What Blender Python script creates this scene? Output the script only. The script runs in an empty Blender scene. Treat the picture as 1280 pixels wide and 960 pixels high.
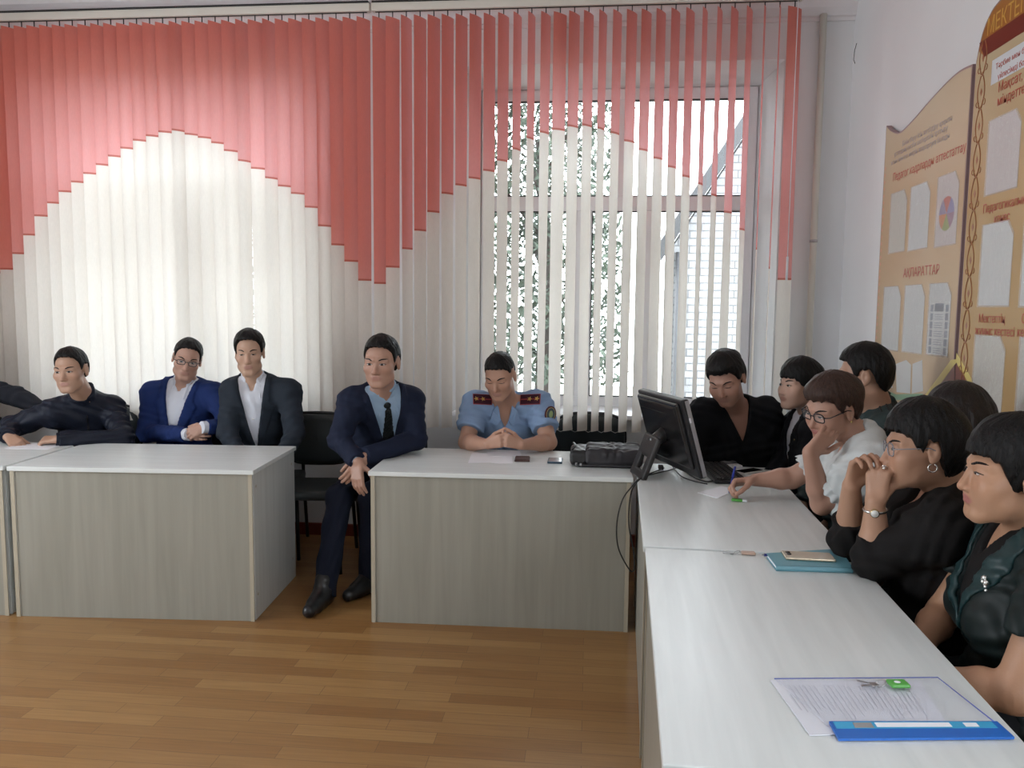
import bpy, bmesh, math, random
import numpy as np
from mathutils import Vector, Matrix
S = bpy.context.scene
COL = S.collection
rnd = random.Random(7)

# ------------------------------------------------------------------ camera
FOC, PIT, YAW, ROLL, CAMH = 990.0, 0.094, 0.0966, 0.010, 1.53
FW = np.array([-math.sin(YAW)*math.cos(PIT), math.cos(YAW)*math.cos(PIT), -math.sin(PIT)])
_r = np.array([math.cos(YAW), math.sin(YAW), 0.0]); _u = np.cross(_r, FW)
RT = _r*math.cos(ROLL)+_u*math.sin(ROLL); UP = _u*math.cos(ROLL)-_r*math.sin(ROLL)
CAM = np.array([0, 0, CAMH])
def ray(x, y): return FW+RT*(x-640)/FOC-UP*(y-480)/FOC
def at(x, y, Y):                       # photo point -> place in the room at depth Y
    d = ray(x, y); return CAM+d*(Y/d[1])
def at_z(x, y, z):
    d = ray(x, y); return CAM+d*((z-CAMH)/d[2])
def at_x(x, y, X):
    d = ray(x, y); return CAM+d*(X/d[0])
cd = bpy.data.cameras.new('camera'); cam = bpy.data.objects.new('camera', cd); COL.objects.link(cam)
cd.sensor_width = 36; cd.lens = 36*FOC/1280; cd.clip_start = 0.02; cd.clip_end = 200
M = Matrix.Identity(4)
for i in range(3):
    M[i][0] = RT[i]; M[i][1] = UP[i]; M[i][2] = -FW[i]; M[i][3] = CAM[i]
cam.matrix_world = M
S.camera = cam

# ------------------------------------------------------------------ light
S.view_settings.view_transform = 'Standard'; S.view_settings.look = 'None'
S.view_settings.gamma = 1; S.view_settings.use_curve_mapping = False
S.view_settings.exposure = 0.42
SKY = 9.0
w = bpy.data.worlds.new('overcast_sky'); S.world = w; w.use_nodes = True
nt = w.node_tree; bg = nt.nodes['Background']
bg.inputs[0].default_value = (0.90, 0.95, 1.0, 1); bg.inputs[1].default_value = SKY
S.cycles.use_denoising = True
S.cycles.max_bounces = 10; S.cycles.diffuse_bounces = 6; S.cycles.transparent_max_bounces = 12
S.cycles.sample_clamp_indirect = 6
def portal(name, loc, rot, sx, sy):
    l = bpy.data.lights.new(name, 'AREA'); l.shape = 'RECTANGLE'; l.size = sx; l.size_y = sy
    l.cycles.is_portal = True
    o = bpy.data.objects.new(name, l); COL.objects.link(o); o.location = loc; o.rotation_euler = rot

# ------------------------------------------------------------------ materials
MATS = {}
def mat(name, col, rough=0.6, metal=0.0, bump=0.0, bscale=60, var=0.0, vscale=8, stretch=(1, 1, 1), spec=0.5,
        sheen=0.0, attr=None, alpha=1.0, coat=0.0):
    if name in MATS: return MATS[name]
    m = bpy.data.materials.new(name); m.use_nodes = True; t = m.node_tree; b = t.nodes['Principled BSDF']
    b.inputs['Base Color'].default_value = (*col, 1); b.inputs['Roughness'].default_value = rough
    b.inputs['Metallic'].default_value = metal; b.inputs['Specular IOR Level'].default_value = spec
    b.inputs['Coat Weight'].default_value = coat
    if sheen: b.inputs['Sheen Weight'].default_value = sheen
    if alpha < 1: b.inputs['Alpha'].default_value = alpha
    tc = t.nodes.new('ShaderNodeTexCoord'); mp = t.nodes.new('ShaderNodeMapping'); mp.inputs['Scale'].default_value = stretch
    t.links.new(tc.outputs['Object'], mp.inputs[0])
    src = None
    if attr:
        a = t.nodes.new('ShaderNodeAttribute'); a.attribute_name = attr; src = a.outputs['Color']
    if var or not attr:
        n = t.nodes.new('ShaderNodeTexNoise'); n.inputs['Scale'].default_value = vscale; n.inputs['Detail'].default_value = 4
        t.links.new(mp.outputs[0], n.inputs['Vector'])
        mx = t.nodes.new('ShaderNodeMix'); mx.data_type = 'RGBA'; mx.blend_type = 'MULTIPLY'; mx.inputs[0].default_value = 1
        rp = t.nodes.new('ShaderNodeMapRange'); rp.inputs[1].default_value = .3; rp.inputs[2].default_value = .7
        rp.inputs[3].default_value = 1-max(var, .02); rp.inputs[4].default_value = 1+max(var, .02)
        t.links.new(n.outputs[0], rp.inputs[0])
        if src: t.links.new(src, mx.inputs[6])
        else: mx.inputs[6].default_value = (*col, 1)
        t.links.new(rp.outputs[0], mx.inputs[7]); src = mx.outputs[2]
    if src: t.links.new(src, b.inputs['Base Color'])
    if bump:
        n2 = t.nodes.new('ShaderNodeTexNoise'); n2.inputs['Scale'].default_value = bscale; n2.inputs['Detail'].default_value = 3
        t.links.new(mp.outputs[0], n2.inputs['Vector'])
        bp = t.nodes.new('ShaderNodeBump'); bp.inputs['Strength'].default_value = bump; bp.inputs['Distance'].default_value = .01
        t.links.new(n2.outputs[0], bp.inputs['Height']); t.links.new(bp.outputs[0], b.inputs['Normal'])
    MATS[name] = m; return m

def slat_mat(name, col, tcol, f):
    m = bpy.data.materials.new(name); m.use_nodes = True; t = m.node_tree
    t.nodes.remove(t.nodes['Principled BSDF']); out = t.nodes['Material Output']
    d = t.nodes.new('ShaderNodeBsdfDiffuse'); tr = t.nodes.new('ShaderNodeBsdfTranslucent'); mx = t.nodes.new('ShaderNodeMixShader')
    tc = t.nodes.new('ShaderNodeTexCoord'); mp = t.nodes.new('ShaderNodeMapping'); mp.inputs['Scale'].default_value = (300, 300, 40)
    n = t.nodes.new('ShaderNodeTexNoise'); n.inputs['Scale'].default_value = 1; n.inputs['Detail'].default_value = 2
    t.links.new(tc.outputs['Object'], mp.inputs[0]); t.links.new(mp.outputs[0], n.inputs['Vector'])
    for node, c in ((d, col), (tr, tcol)):
        mm = t.nodes.new('ShaderNodeMix'); mm.data_type = 'RGBA'; mm.blend_type = 'MULTIPLY'; mm.inputs[0].default_value = .12
        mm.inputs[6].default_value = (*c, 1); t.links.new(n.outputs[0], mm.inputs[7]); t.links.new(mm.outputs[2], node.inputs['Color'])
    mx.inputs[0].default_value = f
    t.links.new(d.outputs[0], mx.inputs[1]); t.links.new(tr.outputs[0], mx.inputs[2]); t.links.new(mx.outputs[0], out.inputs[0])
    MATS[name] = m; return m

def wood_mat(name, c1, c2, vert=True):
    m = bpy.data.materials.new(name); m.use_nodes = True; t = m.node_tree; b = t.nodes['Principled BSDF']
    tc = t.nodes.new('ShaderNodeTexCoord'); mp = t.nodes.new('ShaderNodeMapping')
    mp.inputs['Scale'].default_value = (9, 9, .5) if vert else (.7, 9, 9)
    t.links.new(tc.outputs['Object'], mp.inputs[0])
    n = t.nodes.new('ShaderNodeTexNoise'); n.inputs['Scale'].default_value = 3; n.inputs['Detail'].default_value = 6; n.inputs['Distortion'].default_value = .4
    t.links.new(mp.outputs[0], n.inputs['Vector'])
    r = t.nodes.new('ShaderNodeValToRGB'); r.color_ramp.elements[0].color = (*c1, 1); r.color_ramp.elements[1].color = (*c2, 1)
    r.color_ramp.elements[0].position = .3; r.color_ramp.elements[1].position = .7
    t.links.new(n.outputs[0], r.inputs[0]); t.links.new(r.outputs[0], b.inputs['Base Color'])
    b.inputs['Roughness'].default_value = .32
    MATS[name] = m; return m

# ------------------------------------------------------------------ object helpers
def tag(o, label=None, cat=None, group=None, kind=None):
    if label: o['label'] = label
    if cat: o['category'] = cat
    if group: o['group'] = group
    if kind: o['kind'] = kind
    return o
def empty(name, loc, label=None, cat=None, group=None, rz=0):
    o = bpy.data.objects.new(name, None); COL.objects.link(o); o.location = Vector(loc); o.rotation_euler = (0, 0, rz)
    o.empty_display_size = .05
    return tag(o, label, cat, group)
PW = {}
def link(name, me, m, parent=None):
    o = bpy.data.objects.new(name, me); COL.objects.link(o)
    for x in (m if isinstance(m, (list, tuple)) else [m]):
        if x is not None: me.materials.append(x)
    if parent is not None:
        o.parent = parent
    return o
def wmat(o):                                          # world matrix of an object from its own transform and parents
    mtx = Matrix.LocRotScale(o.location, o.rotation_euler, o.scale)
    return wmat(o.parent) @ mtx if o.parent else mtx
def fit(o):                                           # vertices given in the room's frame -> keep them there under a parent
    if o.parent: o.data.transform(wmat(o.parent).inverted())
    return o

class MB:
    def __init__(s): s.bm = bmesh.new(); s.mi = 0
    def _take(s, vs):
        for v in vs:
            for f in v.link_faces: f.material_index = s.mi
    def box(s, c, size, rz=0, R=None, bev=0.0, seg=2):
        g = bmesh.ops.create_cube(s.bm, size=1)['verts']
        mtx = Matrix.Translation(Vector(c)) @ (R.to_4x4() if R is not None else Matrix.Rotation(rz, 4, 'Z')) @ Matrix.Diagonal((*size, 1))
        bmesh.ops.transform(s.bm, matrix=mtx, verts=g)
        fs = list({f for v in g for f in v.link_faces})
        for f in fs: f.material_index = s.mi
        if bev:
            es = list({e for v in g for e in v.link_edges})
            bmesh.ops.bevel(s.bm, geom=es, offset=bev, segments=seg, affect='EDGES', profile=.5)
        return s
    def tube(s, pts, r, n=10, cap=True):
        pts = [Vector(p) for p in pts]; rs = r if isinstance(r, (list, tuple)) else [r]*len(pts)
        rings = []; prev = None
        for i, p in enumerate(pts):
            tdir = (pts[min(i+1, len(pts)-1)]-pts[max(i-1, 0)]).normalized()
            if prev is None:
                a = Vector((0, 0, 1)) if abs(tdir.z) < .9 else Vector((1, 0, 0)); u = tdir.cross(a).normalized()
            else: u = (prev-tdir*prev.dot(tdir)).normalized()
            prev = u; v = tdir.cross(u)
            rings.append([s.bm.verts.new(p+(u*math.cos(2*math.pi*k/n)+v*math.sin(2*math.pi*k/n))*rs[i]) for k in range(n)])
        fs = []
        for a, b in zip(rings, rings[1:]):
            for k in range(n): fs.append(s.bm.faces.new((a[k], a[(k+1) % n], b[(k+1) % n], b[k])))
        if cap: fs.append(s.bm.faces.new(rings[0][::-1])); fs.append(s.bm.faces.new(rings[-1]))
        for f in fs: f.material_index = s.mi; f.smooth = True
        return s
    def ball(s, c, r, R=None, u=16, v=10):
        g = bmesh.ops.create_uvsphere(s.bm, u_segments=u, v_segments=v, radius=1)['verts']
        r = r if isinstance(r, (list, tuple)) else (r, r, r)
        mtx = Matrix.Translation(Vector(c)) @ (R.to_4x4() if R is not None else Matrix.Identity(4)) @ Matrix.Diagonal((*r, 1))
        bmesh.ops.transform(s.bm, matrix=mtx, verts=g)
        for f in {f for x in g for f in x.link_faces}: f.material_index = s.mi; f.smooth = True
        return s
    def prism(s, pts, off):                            # polygon given as 3-D points, extruded by the vector off
        a = [s.bm.verts.new(Vector(p)) for p in pts]; b = [s.bm.verts.new(Vector(p)+Vector(off)) for p in pts]
        fs = [s.bm.faces.new(a), s.bm.faces.new(b[::-1])]
        for k in range(len(a)): fs.append(s.bm.faces.new((a[k], b[k], b[(k+1) % len(a)], a[(k+1) % len(a)])))
        for f in fs: f.material_index = s.mi
        bmesh.ops.recalc_face_normals(s.bm, faces=fs)
        return s
    def grid(s, rows):
        vs = [[s.bm.verts.new(Vector(p)) for p in r] for r in rows]
        for a, b in zip(vs, vs[1:]):
            for k in range(len(a)-1):
                f = s.bm.faces.new((a[k], a[k+1], b[k+1], b[k])); f.material_index = s.mi; f.smooth = True
        return s
    def build(s, name, m, parent=None, world=False, smooth=None):
        me = bpy.data.meshes.new(name); s.bm.to_mesh(me); s.bm.free()
        if smooth is not None:
            for p in me.polygons: p.use_smooth = smooth
        o = link(name, me, m, parent)
        if world: fit(o)
        return o
def rects(lo, hi, holes):                             # wall rectangle with rectangular holes -> list of rectangles
    xs = sorted({lo[0], hi[0], *[h[0] for h in holes], *[h[2] for h in holes]}); zs = sorted({lo[1], hi[1], *[h[1] for h in holes], *[h[3] for h in holes]})
    out = []
    for a, b in zip(xs, xs[1:]):
        for c, d in zip(zs, zs[1:]):
            cx, cz = (a+b)/2, (c+d)/2
            if not any(h[0] < cx < h[2] and h[1] < cz < h[3] for h in holes): out.append((a, c, b, d))
    return out
# ------------------------------------------------------------------ materials in use
white_paint = mat('wall_paint', (.74, .75, .76), .7, bump=.05, bscale=30, var=.03, vscale=1.5)
ceil_paint = mat('ceiling_paint', (.72, .70, .71), .8, var=.02)
pvc = mat('white_plastic_frame', (.80, .81, .84), .35)
gasket = mat('black_rubber', (.02, .02, .02), .6)
lam_front = wood_mat('laminate_front_shaded', (.285, .283, .240), (.335, .33, .285), True)  # same laminate as the tops, darkened to paint in the shade on the fronts
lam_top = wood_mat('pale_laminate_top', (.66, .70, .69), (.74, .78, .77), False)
lam_side = wood_mat('laminate_side_lit', (.52, .54, .52), (.60, .62, .60), True)  # same laminate, colour kept lighter than the fronts for window light on the sides
edge_band = mat('laminate_edge', (.44, .40, .31), .45)
metal = mat('grey_metal', (.45, .45, .46), .35, .9)
rail_paint = mat('cream_rail', (.66, .63, .56), .5)
black_plastic = mat('black_plastic', (.012, .012, .014), .35, bump=.03, bscale=300)
white_paper = mat('white_paper', (.86, .88, .92), .6)
slat_red = slat_mat('coral_slat_fabric', (.75, .185, .118), (.88, .55, .57), .42)
slat_cream = slat_mat('cream_slat_fabric', (.80, .73, .65), (.93, .90, .86), .42)
slat_seam = slat_mat('coral_seam', (.66, .17, .12), (.48, .19, .18), .42)

# ------------------------------------------------------------------ room
YW, XR, XL, YB, ZC = 5.10, 1.545, -4.6, -2.6, 3.50
FILL_R = [(-1.5, .9, .3, 2.6)]  # unseen opening, added to throw daylight on desk sides and fronts
RD = .45                                              # depth of the window reveals
def win_rect(x0, x1, y0):                             # opening in the wall plane
    a = at(x0, y0, YW); b = at(x1, y0, YW); return [a[0], .86, b[0], (a[2]+b[2])/2]
W2 = win_rect(578, 981, 78); _w1 = at(401, 90, YW)[0]; W1 = [_w1-(W2[2]-W2[0]), .86, _w1, W2[3]]
mb = MB()
for a, c, b, d in rects((XL-.3, -.05), (XR+.3, ZC+.1), [W1, W2]): mb.box(((a+b)/2, YW+RD/2+.05, (c+d)/2), (b-a, RD+.1, d-c))
tag(mb.build('wall_back', white_paint), kind='structure')
mb = MB()
for a, c, b, d in rects((YB-.3, -.05), (YW, ZC+.1), FILL_R): mb.box((XR+.15, (a+b)/2, (c+d)/2), (.3, b-a, d-c))
tag(mb.build('wall_right', white_paint), kind='structure')
FILL_L = [(.9, .9, 2.7, 2.75)]  # unseen opening, added to brighten the right wall and desk tops
mb = MB()
for a, c, b, d in rects((YB-.3, -.05), (YW, ZC+.1), FILL_L): mb.box((XL-.15, (a+b)/2, (c+d)/2), (.3, b-a, d-c))
tag(mb.build('wall_left', white_paint), kind='structure')
FWN = []
mb = MB()
for a, c, b, d in rects((XL-.3, -.05), (XR+.3, ZC+.1), FWN): mb.box(((a+b)/2, YB-.15, (c+d)/2), (b-a, .3, d-c))
tag(mb.build('wall_front', white_paint), kind='structure')
mb = MB(); mb.box(((XL+XR)/2, (YW+YB)/2, ZC+.1), (XR-XL+.6, YW-YB+.6, .2)); tag(mb.build('ceiling', ceil_paint), kind='structure')
for i, (a, c, b, d) in enumerate(FWN): portal('daylight_portal', ((a+b)/2, YB-.3, (c+d)/2), (math.radians(90), 0, 0), b-a, d-c)
for (a, c, b, d) in FILL_R: portal('daylight_portal', (XR+.3, (a+b)/2, (c+d)/2), (math.radians(90), 0, math.radians(90)), b-a, d-c)
for (a, c, b, d) in FILL_L: portal('daylight_portal', (XL-.3, (a+b)/2, (c+d)/2), (math.radians(90), 0, math.radians(-90)), b-a, d-c)
for (a, c, b, d) in (W1, W2): portal('daylight_portal', ((a+b)/2, YW+RD+.12, (c+d)/2), (math.radians(-90), 0, 0), b-a, d-c)

# floor: strip parquet print, boards running across the room
m = bpy.data.materials.new('parquet_linoleum'); m.use_nodes = True; t = m.node_tree; b = t.nodes['Principled BSDF']
tc = t.nodes.new('ShaderNodeTexCoord'); br = t.nodes.new('ShaderNodeTexBrick')
br.offset = .37; br.offset_frequency = 2; br.squash = 1
br.inputs['Color1'].default_value = (.27, .135, .046, 1); br.inputs['Color2'].default_value = (.37, .21, .078, 1)
br.inputs['Mortar'].default_value = (.19, .105, .045, 1); br.inputs['Scale'].default_value = 1; br.inputs['Mortar Size'].default_value = .0012
br.inputs['Brick Width'].default_value = .52; br.inputs['Row Height'].default_value = .075; br.inputs['Bias'].default_value = -.1
t.links.new(tc.outputs['Object'], br.inputs['Vector'])
mp = t.nodes.new('ShaderNodeMapping'); mp.inputs['Scale'].default_value = (1.5, 30, 1); t.links.new(tc.outputs['Object'], mp.inputs[0])
n = t.nodes.new('ShaderNodeTexNoise'); n.inputs['Scale'].default_value = 3; n.inputs['Detail'].default_value = 6; t.links.new(mp.outputs[0], n.inputs['Vector'])
rp = t.nodes.new('ShaderNodeMapRange'); rp.inputs[3].default_value = .72; rp.inputs[4].default_value = 1.22; t.links.new(n.outputs[0], rp.inputs[0])
mx = t.nodes.new('ShaderNodeMix'); mx.data_type = 'RGBA'; mx.blend_type = 'MULTIPLY'; mx.inputs[0].default_value = 1
t.links.new(br.outputs[0], mx.inputs[6]); t.links.new(rp.outputs[0], mx.inputs[7]); t.links.new(mx.outputs[2], b.inputs['Base Color'])
b.inputs['Roughness'].default_value = .36; b.inputs['Specular IOR Level'].default_value = .4
mb = MB(); mb.box(((XL+XR)/2, (YW+YB)/2, -.05), (XR-XL+.6, YW-YB+.6, .1)); tag(mb.build('floor', m), kind='structure')
base_red = mat('red_brown_skirting', (.20, .035, .022), .4)
mb = MB(); mb.box(((XL+XR)/2, YW-.012, .04), (XR-XL, .024, .08), bev=.004); tag(mb.build('baseboard_back', base_red), kind='structure')
mb = MB(); mb.box((XR-.012, (YW+YB)/2-.02, .04), (.024, YW-YB-.05, .08), bev=.004); tag(mb.build('baseboard_right', base_red), kind='structure')
# cornice on the window wall: a stepped cove
mb = MB(); prof = [(0, 3.27), (-.012, 3.27), (-.016, 3.29), (-.03, 3.295), (-.04, 3.34), (-.075, 3.40), (-.12, 3.44), (-.14, 3.45), (-.145, 3.50), (0, 3.50)]
mb.prism([(XL, YW+y, z) for y, z in prof], (XR-XL, 0, 0)); tag(mb.build('trim_1', ceil_paint), kind='structure')
mb = MB(); prof = [(0, 3.36), (-.05, 3.375), (-.09, 3.40), (-.12, 3.44), (-.135, 3.50), (0, 3.50)]
mb.prism([(XR+x, YW, z) for x, z in prof], (0, YB-YW, 0)); tag(mb.build('trim_2', white_paint), kind='structure')

# windows
glass = bpy.data.materials.new('window_glass'); glass.use_nodes = True; t = glass.node_tree
t.nodes.remove(t.nodes['Principled BSDF']); tb = t.nodes.new('ShaderNodeBsdfTransparent'); gb = t.nodes.new('ShaderNodeBsdfGlossy'); gb.inputs['Roughness'].default_value = .02
fr = t.nodes.new('ShaderNodeFresnel'); fr.inputs[0].default_value = 1.45; mxs = t.nodes.new('ShaderNodeMixShader')
tb.inputs[0].default_value = (.95, .97, .97, 1)
t.links.new(fr.outputs[0], mxs.inputs[0]); t.links.new(tb.outputs[0], mxs.inputs[1]); t.links.new(gb.outputs[0], mxs.inputs[2]); t.links.new(mxs.outputs[0], t.nodes['Material Output'].inputs[0])
def window(n, W, mull_up, mull_lo, ztr):
    a, c, b, d = W; yf = YW+RD-.02
    ins = .10; zt = d-.05
    root = empty('window_%d' % n, ((a+b)/2, yf, c)); root['kind'] = 'structure'
    mb = MB()                                          # outer frame + transom + mullions
    fw = .075
    x0, x1, z0, z1 = a+ins-.03, b-ins+.03, c, zt
    mb.box(((x0+x1)/2, yf, z1-fw/2), (x1-x0, .07, fw), bev=.006); mb.box(((x0+x1)/2, yf, z0+fw/2), (x1-x0, .07, fw), bev=.006)
    mb.box((x0+fw/2, yf, (z0+z1)/2), (fw, .068, z1-z0), bev=.006); mb.box((x1-fw/2, yf, (z0+z1)/2), (fw, .068, z1-z0), bev=.006)
    mb.box(((x0+x1)/2, yf, ztr), (x1-x0-.1, .066, .10), bev=.006)
    for x in mull_up: mb.box((x, yf, (ztr+z1)/2), (.07, .064, z1-ztr-.1), bev=.006)
    for x in mull_lo: mb.box((x, yf, (ztr+z0)/2), (.11, .064, ztr-z0-.1), bev=.006)
    mb.build('window_frame', pvc, root, world=True)
    mb = MB()                                          # splayed reveal: slopes from the wall face to the frame
    for (p, q, r2, s2) in (((a, c), (a, d), (x0, z1), (x0, z0)), ((b, d), (b, c), (x1, z0), (x1, z1)), ((a, d), (b, d), (x1, z1), (x0, z1))):
        P = [(p[0], YW+.002, p[1]), (q[0], YW+.002, q[1]), (r2[0], yf, r2[1]), (s2[0], yf, s2[1])]
        nrm = (Vector(P[1])-Vector(P[0])).cross(Vector(P[2])-Vector(P[0])).normalized()
        cc = Vector(((a+b)/2, yf, (c+d)/2))
        if nrm.dot(cc-Vector(P[0])) > 0: nrm = -nrm
        mb.prism(P, nrm*.01)
    mb.build('window_reveal', white_paint, root, world=True)
    bars_u = [x0+fw]+sum([[x-.035, x+.035] for x in mull_up], [])+[x1-fw]
    bars_l = [x0+fw]+sum([[x-.055, x+.055] for x in mull_lo], [])+[x1-fw]
    mb = MB(); mg = MB()
    for bars, zz0, zz1 in ((bars_u, ztr+.05, z1-fw), (bars_l, z0+fw, ztr-.05)):
        for p, q in zip(bars[::2], bars[1::2]):
            mb.box(((p+q)/2, yf+.01, (zz0+zz1)/2), (q-p, .006, zz1-zz0))
            for xx in (p+.003, q-.003): mg.box((xx, yf-.02, (zz0+zz1)/2), (.006, .03, zz1-zz0))
            for z in (zz0+.003, zz1-.003): mg.box(((p+q)/2, yf-.02, z), (q-p, .03, .006))
    mb.build('window_pane', glass, root, world=True); mg.build('window_gasket', gasket, root, world=True)
    mb = MB(); mb.box(((a+b)/2, YW+.17, c-.008), (b-a+.1, .50, .03), bev=.008); mb.build('window_sill', pvc, root, world=True)
def xw(px, py): return at(px, py, YW+RD)[0]
ZTR = at(760, 256, YW+RD)[2]
window(2, W2, [xw(775, 180)], [xw(729, 350), xw(810, 350)], ZTR)
dx = W1[0]-W2[0]
window(1, W1, [xw(775, 180)+dx], [xw(729, 350)+dx, xw(810, 350)+dx], ZTR)

# ------------------------------------------------------------------ outside: ground, pale brick house, trees
mb = MB(); mb.box((0, 16, -1.0), (60, 20, .1)); tag(mb.build('ground', mat('yard_ground', (.20, .19, .15), .9, var=.2)), kind='structure')
bm_ = bpy.data.materials.new('pale_brick'); bm_.use_nodes = True; t = bm_.node_tree; b = t.nodes['Principled BSDF']
tc = t.nodes.new('ShaderNodeTexCoord'); mp = t.nodes.new('ShaderNodeMapping'); mp.inputs['Rotation'].default_value = (math.radians(90), 0, 0)
br = t.nodes.new('ShaderNodeTexBrick'); br.inputs['Color1'].default_value = (.20, .20, .205, 1); br.inputs['Color2'].default_value = (.15, .15, .155, 1); br.inputs['Mortar'].default_value = (.06, .06, .062, 1)
br.inputs['Scale'].default_value = 1; br.inputs['Brick Width'].default_value = .26; br.inputs['Row Height'].default_value = .085; br.inputs['Mortar Size'].default_value = .008
t.links.new(tc.outputs['Object'], mp.inputs[0]); t.links.new(mp.outputs[0], br.inputs['Vector']); t.links.new(br.outputs[0], b.inputs['Base Color'])
house = empty('brick_house', (3.6, 9.6, -.95), 'pale brick house wall seen through the right window', 'building')
mb = MB(); mb.prism([(.93, 9.4, -.95), (.93, 9.4, 2.25), (1.75, 9.4, 3.55), (3.6, 9.4, 6.4), (6.5, 9.4, 6.4), (6.5, 9.4, -.95)], (0, .5, 0)); mb.build('wall', bm_, house, world=True)
mb = MB(); mb.prism([(.80, 9.2, 2.10), (.72, 9.2, 2.22), (3.5, 9.2, 6.62), (3.58, 9.2, 6.50)], (0, .8, 0)); mb.build('roof_edge', mat('dark_roof_edge', (.02, .02, .022), .5), house, world=True)
mb = MB(); mb.tube([(1.02, 9.33, 2.2), (1.02, 9.33, -.9)], .05); mb.build('downpipe', mat('grey_downpipe', (.06, .06, .065), .5), house, world=True)
def tree(x, y, h, rad, n, label, seed):
    r = random.Random(seed); root = empty('tree', (x, y, -.95), label, 'tree')
    mb = MB(); mb.tube([(x, y, -.95), (x+.05, y, h*.4), (x-.05, y, h*.75)], [.13, .09, .05]); 
    for k in range(6):
        an = k*1.1; z = h*(.3+.07*k); mb.tube([(x, y, z), (x+math.cos(an)*rad*.5, y+math.sin(an)*rad*.5, z+.6)], [.04, .015], 6)
    mb.build('trunk', mat('bark', (.03, .022, .018), .9), root, world=True)
    mb = MB(); bm = mb.bm
    for k in range(n):
        an = r.uniform(0, 6.28); rr = rad*math.sqrt(r.random()); z = h*(.15+.9*r.random())
        c = Vector((x+math.cos(an)*rr, y+math.sin(an)*rr*.6, z)); s = r.uniform(.04, .075)
        u = Vector((r.uniform(-1, 1), r.uniform(-1, 1), r.uniform(-1, 1))).normalized(); v = u.orthogonal().normalized()
        p = [c-u*s, c+v*s*.4, c+u*s, c-v*s*.4]; bm.faces.new([bm.verts.new(q) for q in p])
    o = mb.build('foliage', mat('leaf_green', (.030, .043, .027), .6, var=.3, vscale=3), root, world=True)
tree(-.55, 9.2, 4.6, 1.0, 7000, 'green leafy tree beyond the right window', 1)
tree(-4.2, 10.2, 4.8, 1.3, 4000, 'leafy tree beyond the left window', 2)

# ------------------------------------------------------------------ vertical blinds
YS, PITCH, SW = 4.945, .0846, .089
ZR = at(640, 17, YS)[2]
wave_l = [(7, 342), (22, 322), (36, 302), (44, 283), (58, 265), (73, 250), (87, 237), (102, 226), (118, 215), (132, 205), (148, 194), (164, 184), (180, 174), (196, 170), (211, 165), (228, 164), (244, 171), (261, 174), (277, 182), (293, 192), (308, 204), (327, 214), (342, 226), (360, 236), (378, 246), (395, 267), (410, 289), (426, 311), (443, 331), (456, 351)]
wave_r = [(477, 355), (494, 332), (510, 310), (526, 288), (542, 266), (559, 243), (577, 232), (597, 222), (615, 212), (629, 201), (645, 188), (661, 175), (680, 167), (698, 163), (716, 159), (736, 158), (747, 161), (766, 166), (782, 175), (800, 186), (818, 197), (834, 206), (852, 219), (873, 230), (889, 241), (907, 263), (925, 285), (941, 307), (956, 330), (974, 350)]
def wave(tbl):
    P = [at(x, y, YS) for x, y in tbl]; return [p[0] for p in P], [p[2] for p in P]
def blind(label, xs0, xs1, tbl, ang, jit, hook_at, special, seed):
    r = random.Random(seed); wx, wz = wave(tbl)
    root = empty('vertical_blind', ((xs0+xs1)/2, YS, ZR+.06), label, 'blind', 'coral and cream vertical blinds')
    rz = ZR+.055
    mb = MB(); mb.box(((xs0+xs1)/2, YS, rz), (xs1-xs0, .046, .048), bev=.004); mb.build('head_rail', rail_paint, root, world=True)
    mb = MB(); mb.box(((xs0+xs1)/2, YS, rz-.0245), (xs1-xs0-.04, .012, .004)); mb.build('rail_slot', gasket, root, world=True)
    mb = MB(); mb.box(((xs0+xs1)/2, YS-.004, rz+.028), (xs1-xs0-.01, .050, .010)); mb.build('rail_shadow_gap', gasket, root, world=True)  # black strip put in as the shadow between rail and ceiling
    nsl = int((xs1-xs0)/PITCH); zb = .775
    chain = []
    for k in range(nsl):
        x = xs0+(k+.5)*(xs1-xs0)/nsl; a = math.radians(ang+r.gauss(0, jit))
        from_end = nsl-1-k
        if from_end in special: a = math.radians(special[from_end])
        z0 = float(np.interp(x, wx, wz)); zt = rz-.055; tw = math.radians(r.gauss(0, jit*1.1)); sway = r.gauss(0, .004)
        zs = [zt]+list(np.linspace(zt-.05, z0+.012, 9))+[z0]+list(np.linspace(z0-.02, zb+.08, 16))+[zb+.055, zb]
        me = MB(); rows = []
        for z in zs:
            f = (zt-z)/(zt-zb); aa = a+tw*f*f; ca, sa = math.cos(aa), math.sin(aa); row = []
            for q in (-1, -.5, 0, .5, 1):
                u = q*SW/2; bow = .007*(1-q*q)
                drop = .012*(1+q)*.5 if z == zt else 0
                row.append((x+u*ca+bow*sa+sway*f, YS+u*sa-bow*ca, z-drop))
            rows.append(row)
        me.grid(rows)
        for i, f in enumerate(me.bm.faces):
            j = i//4; f.material_index = 0 if j < 9 else (2 if j < 10 else 1)
        me.mi = 1; sl_ = me.build('slat', [slat_red, slat_cream, slat_seam], root, world=True)
        mh = MB(); mh.tube([(x, YS, rz-.02), (x, YS, zt-.004)], .0035, 6); mh.build('hook', gasket, sl_, world=True)
        chain.append((x+sway, YS, zb+.012))
    mb = MB(); pts = []
    for p, q in zip(chain, chain[1:]):
        pts += [p, ((p[0]+q[0])/2, p[1]-.005, p[2]-.02)]
    mb.tube(pts+[chain[-1]], .0016, 5); mb.build('bottom_chain', mat('white_bead_chain', (.7, .68, .64), .5), root, world=True)
    return root
xm = at(464, 20, YS)[0]
b1 = blind('coral and cream vertical blind covering the left window', xm-3.72, xm-.006, wave_l, 36, 3, 0, {7: 53, 9: 53, 14: 50}, 3)
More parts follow.
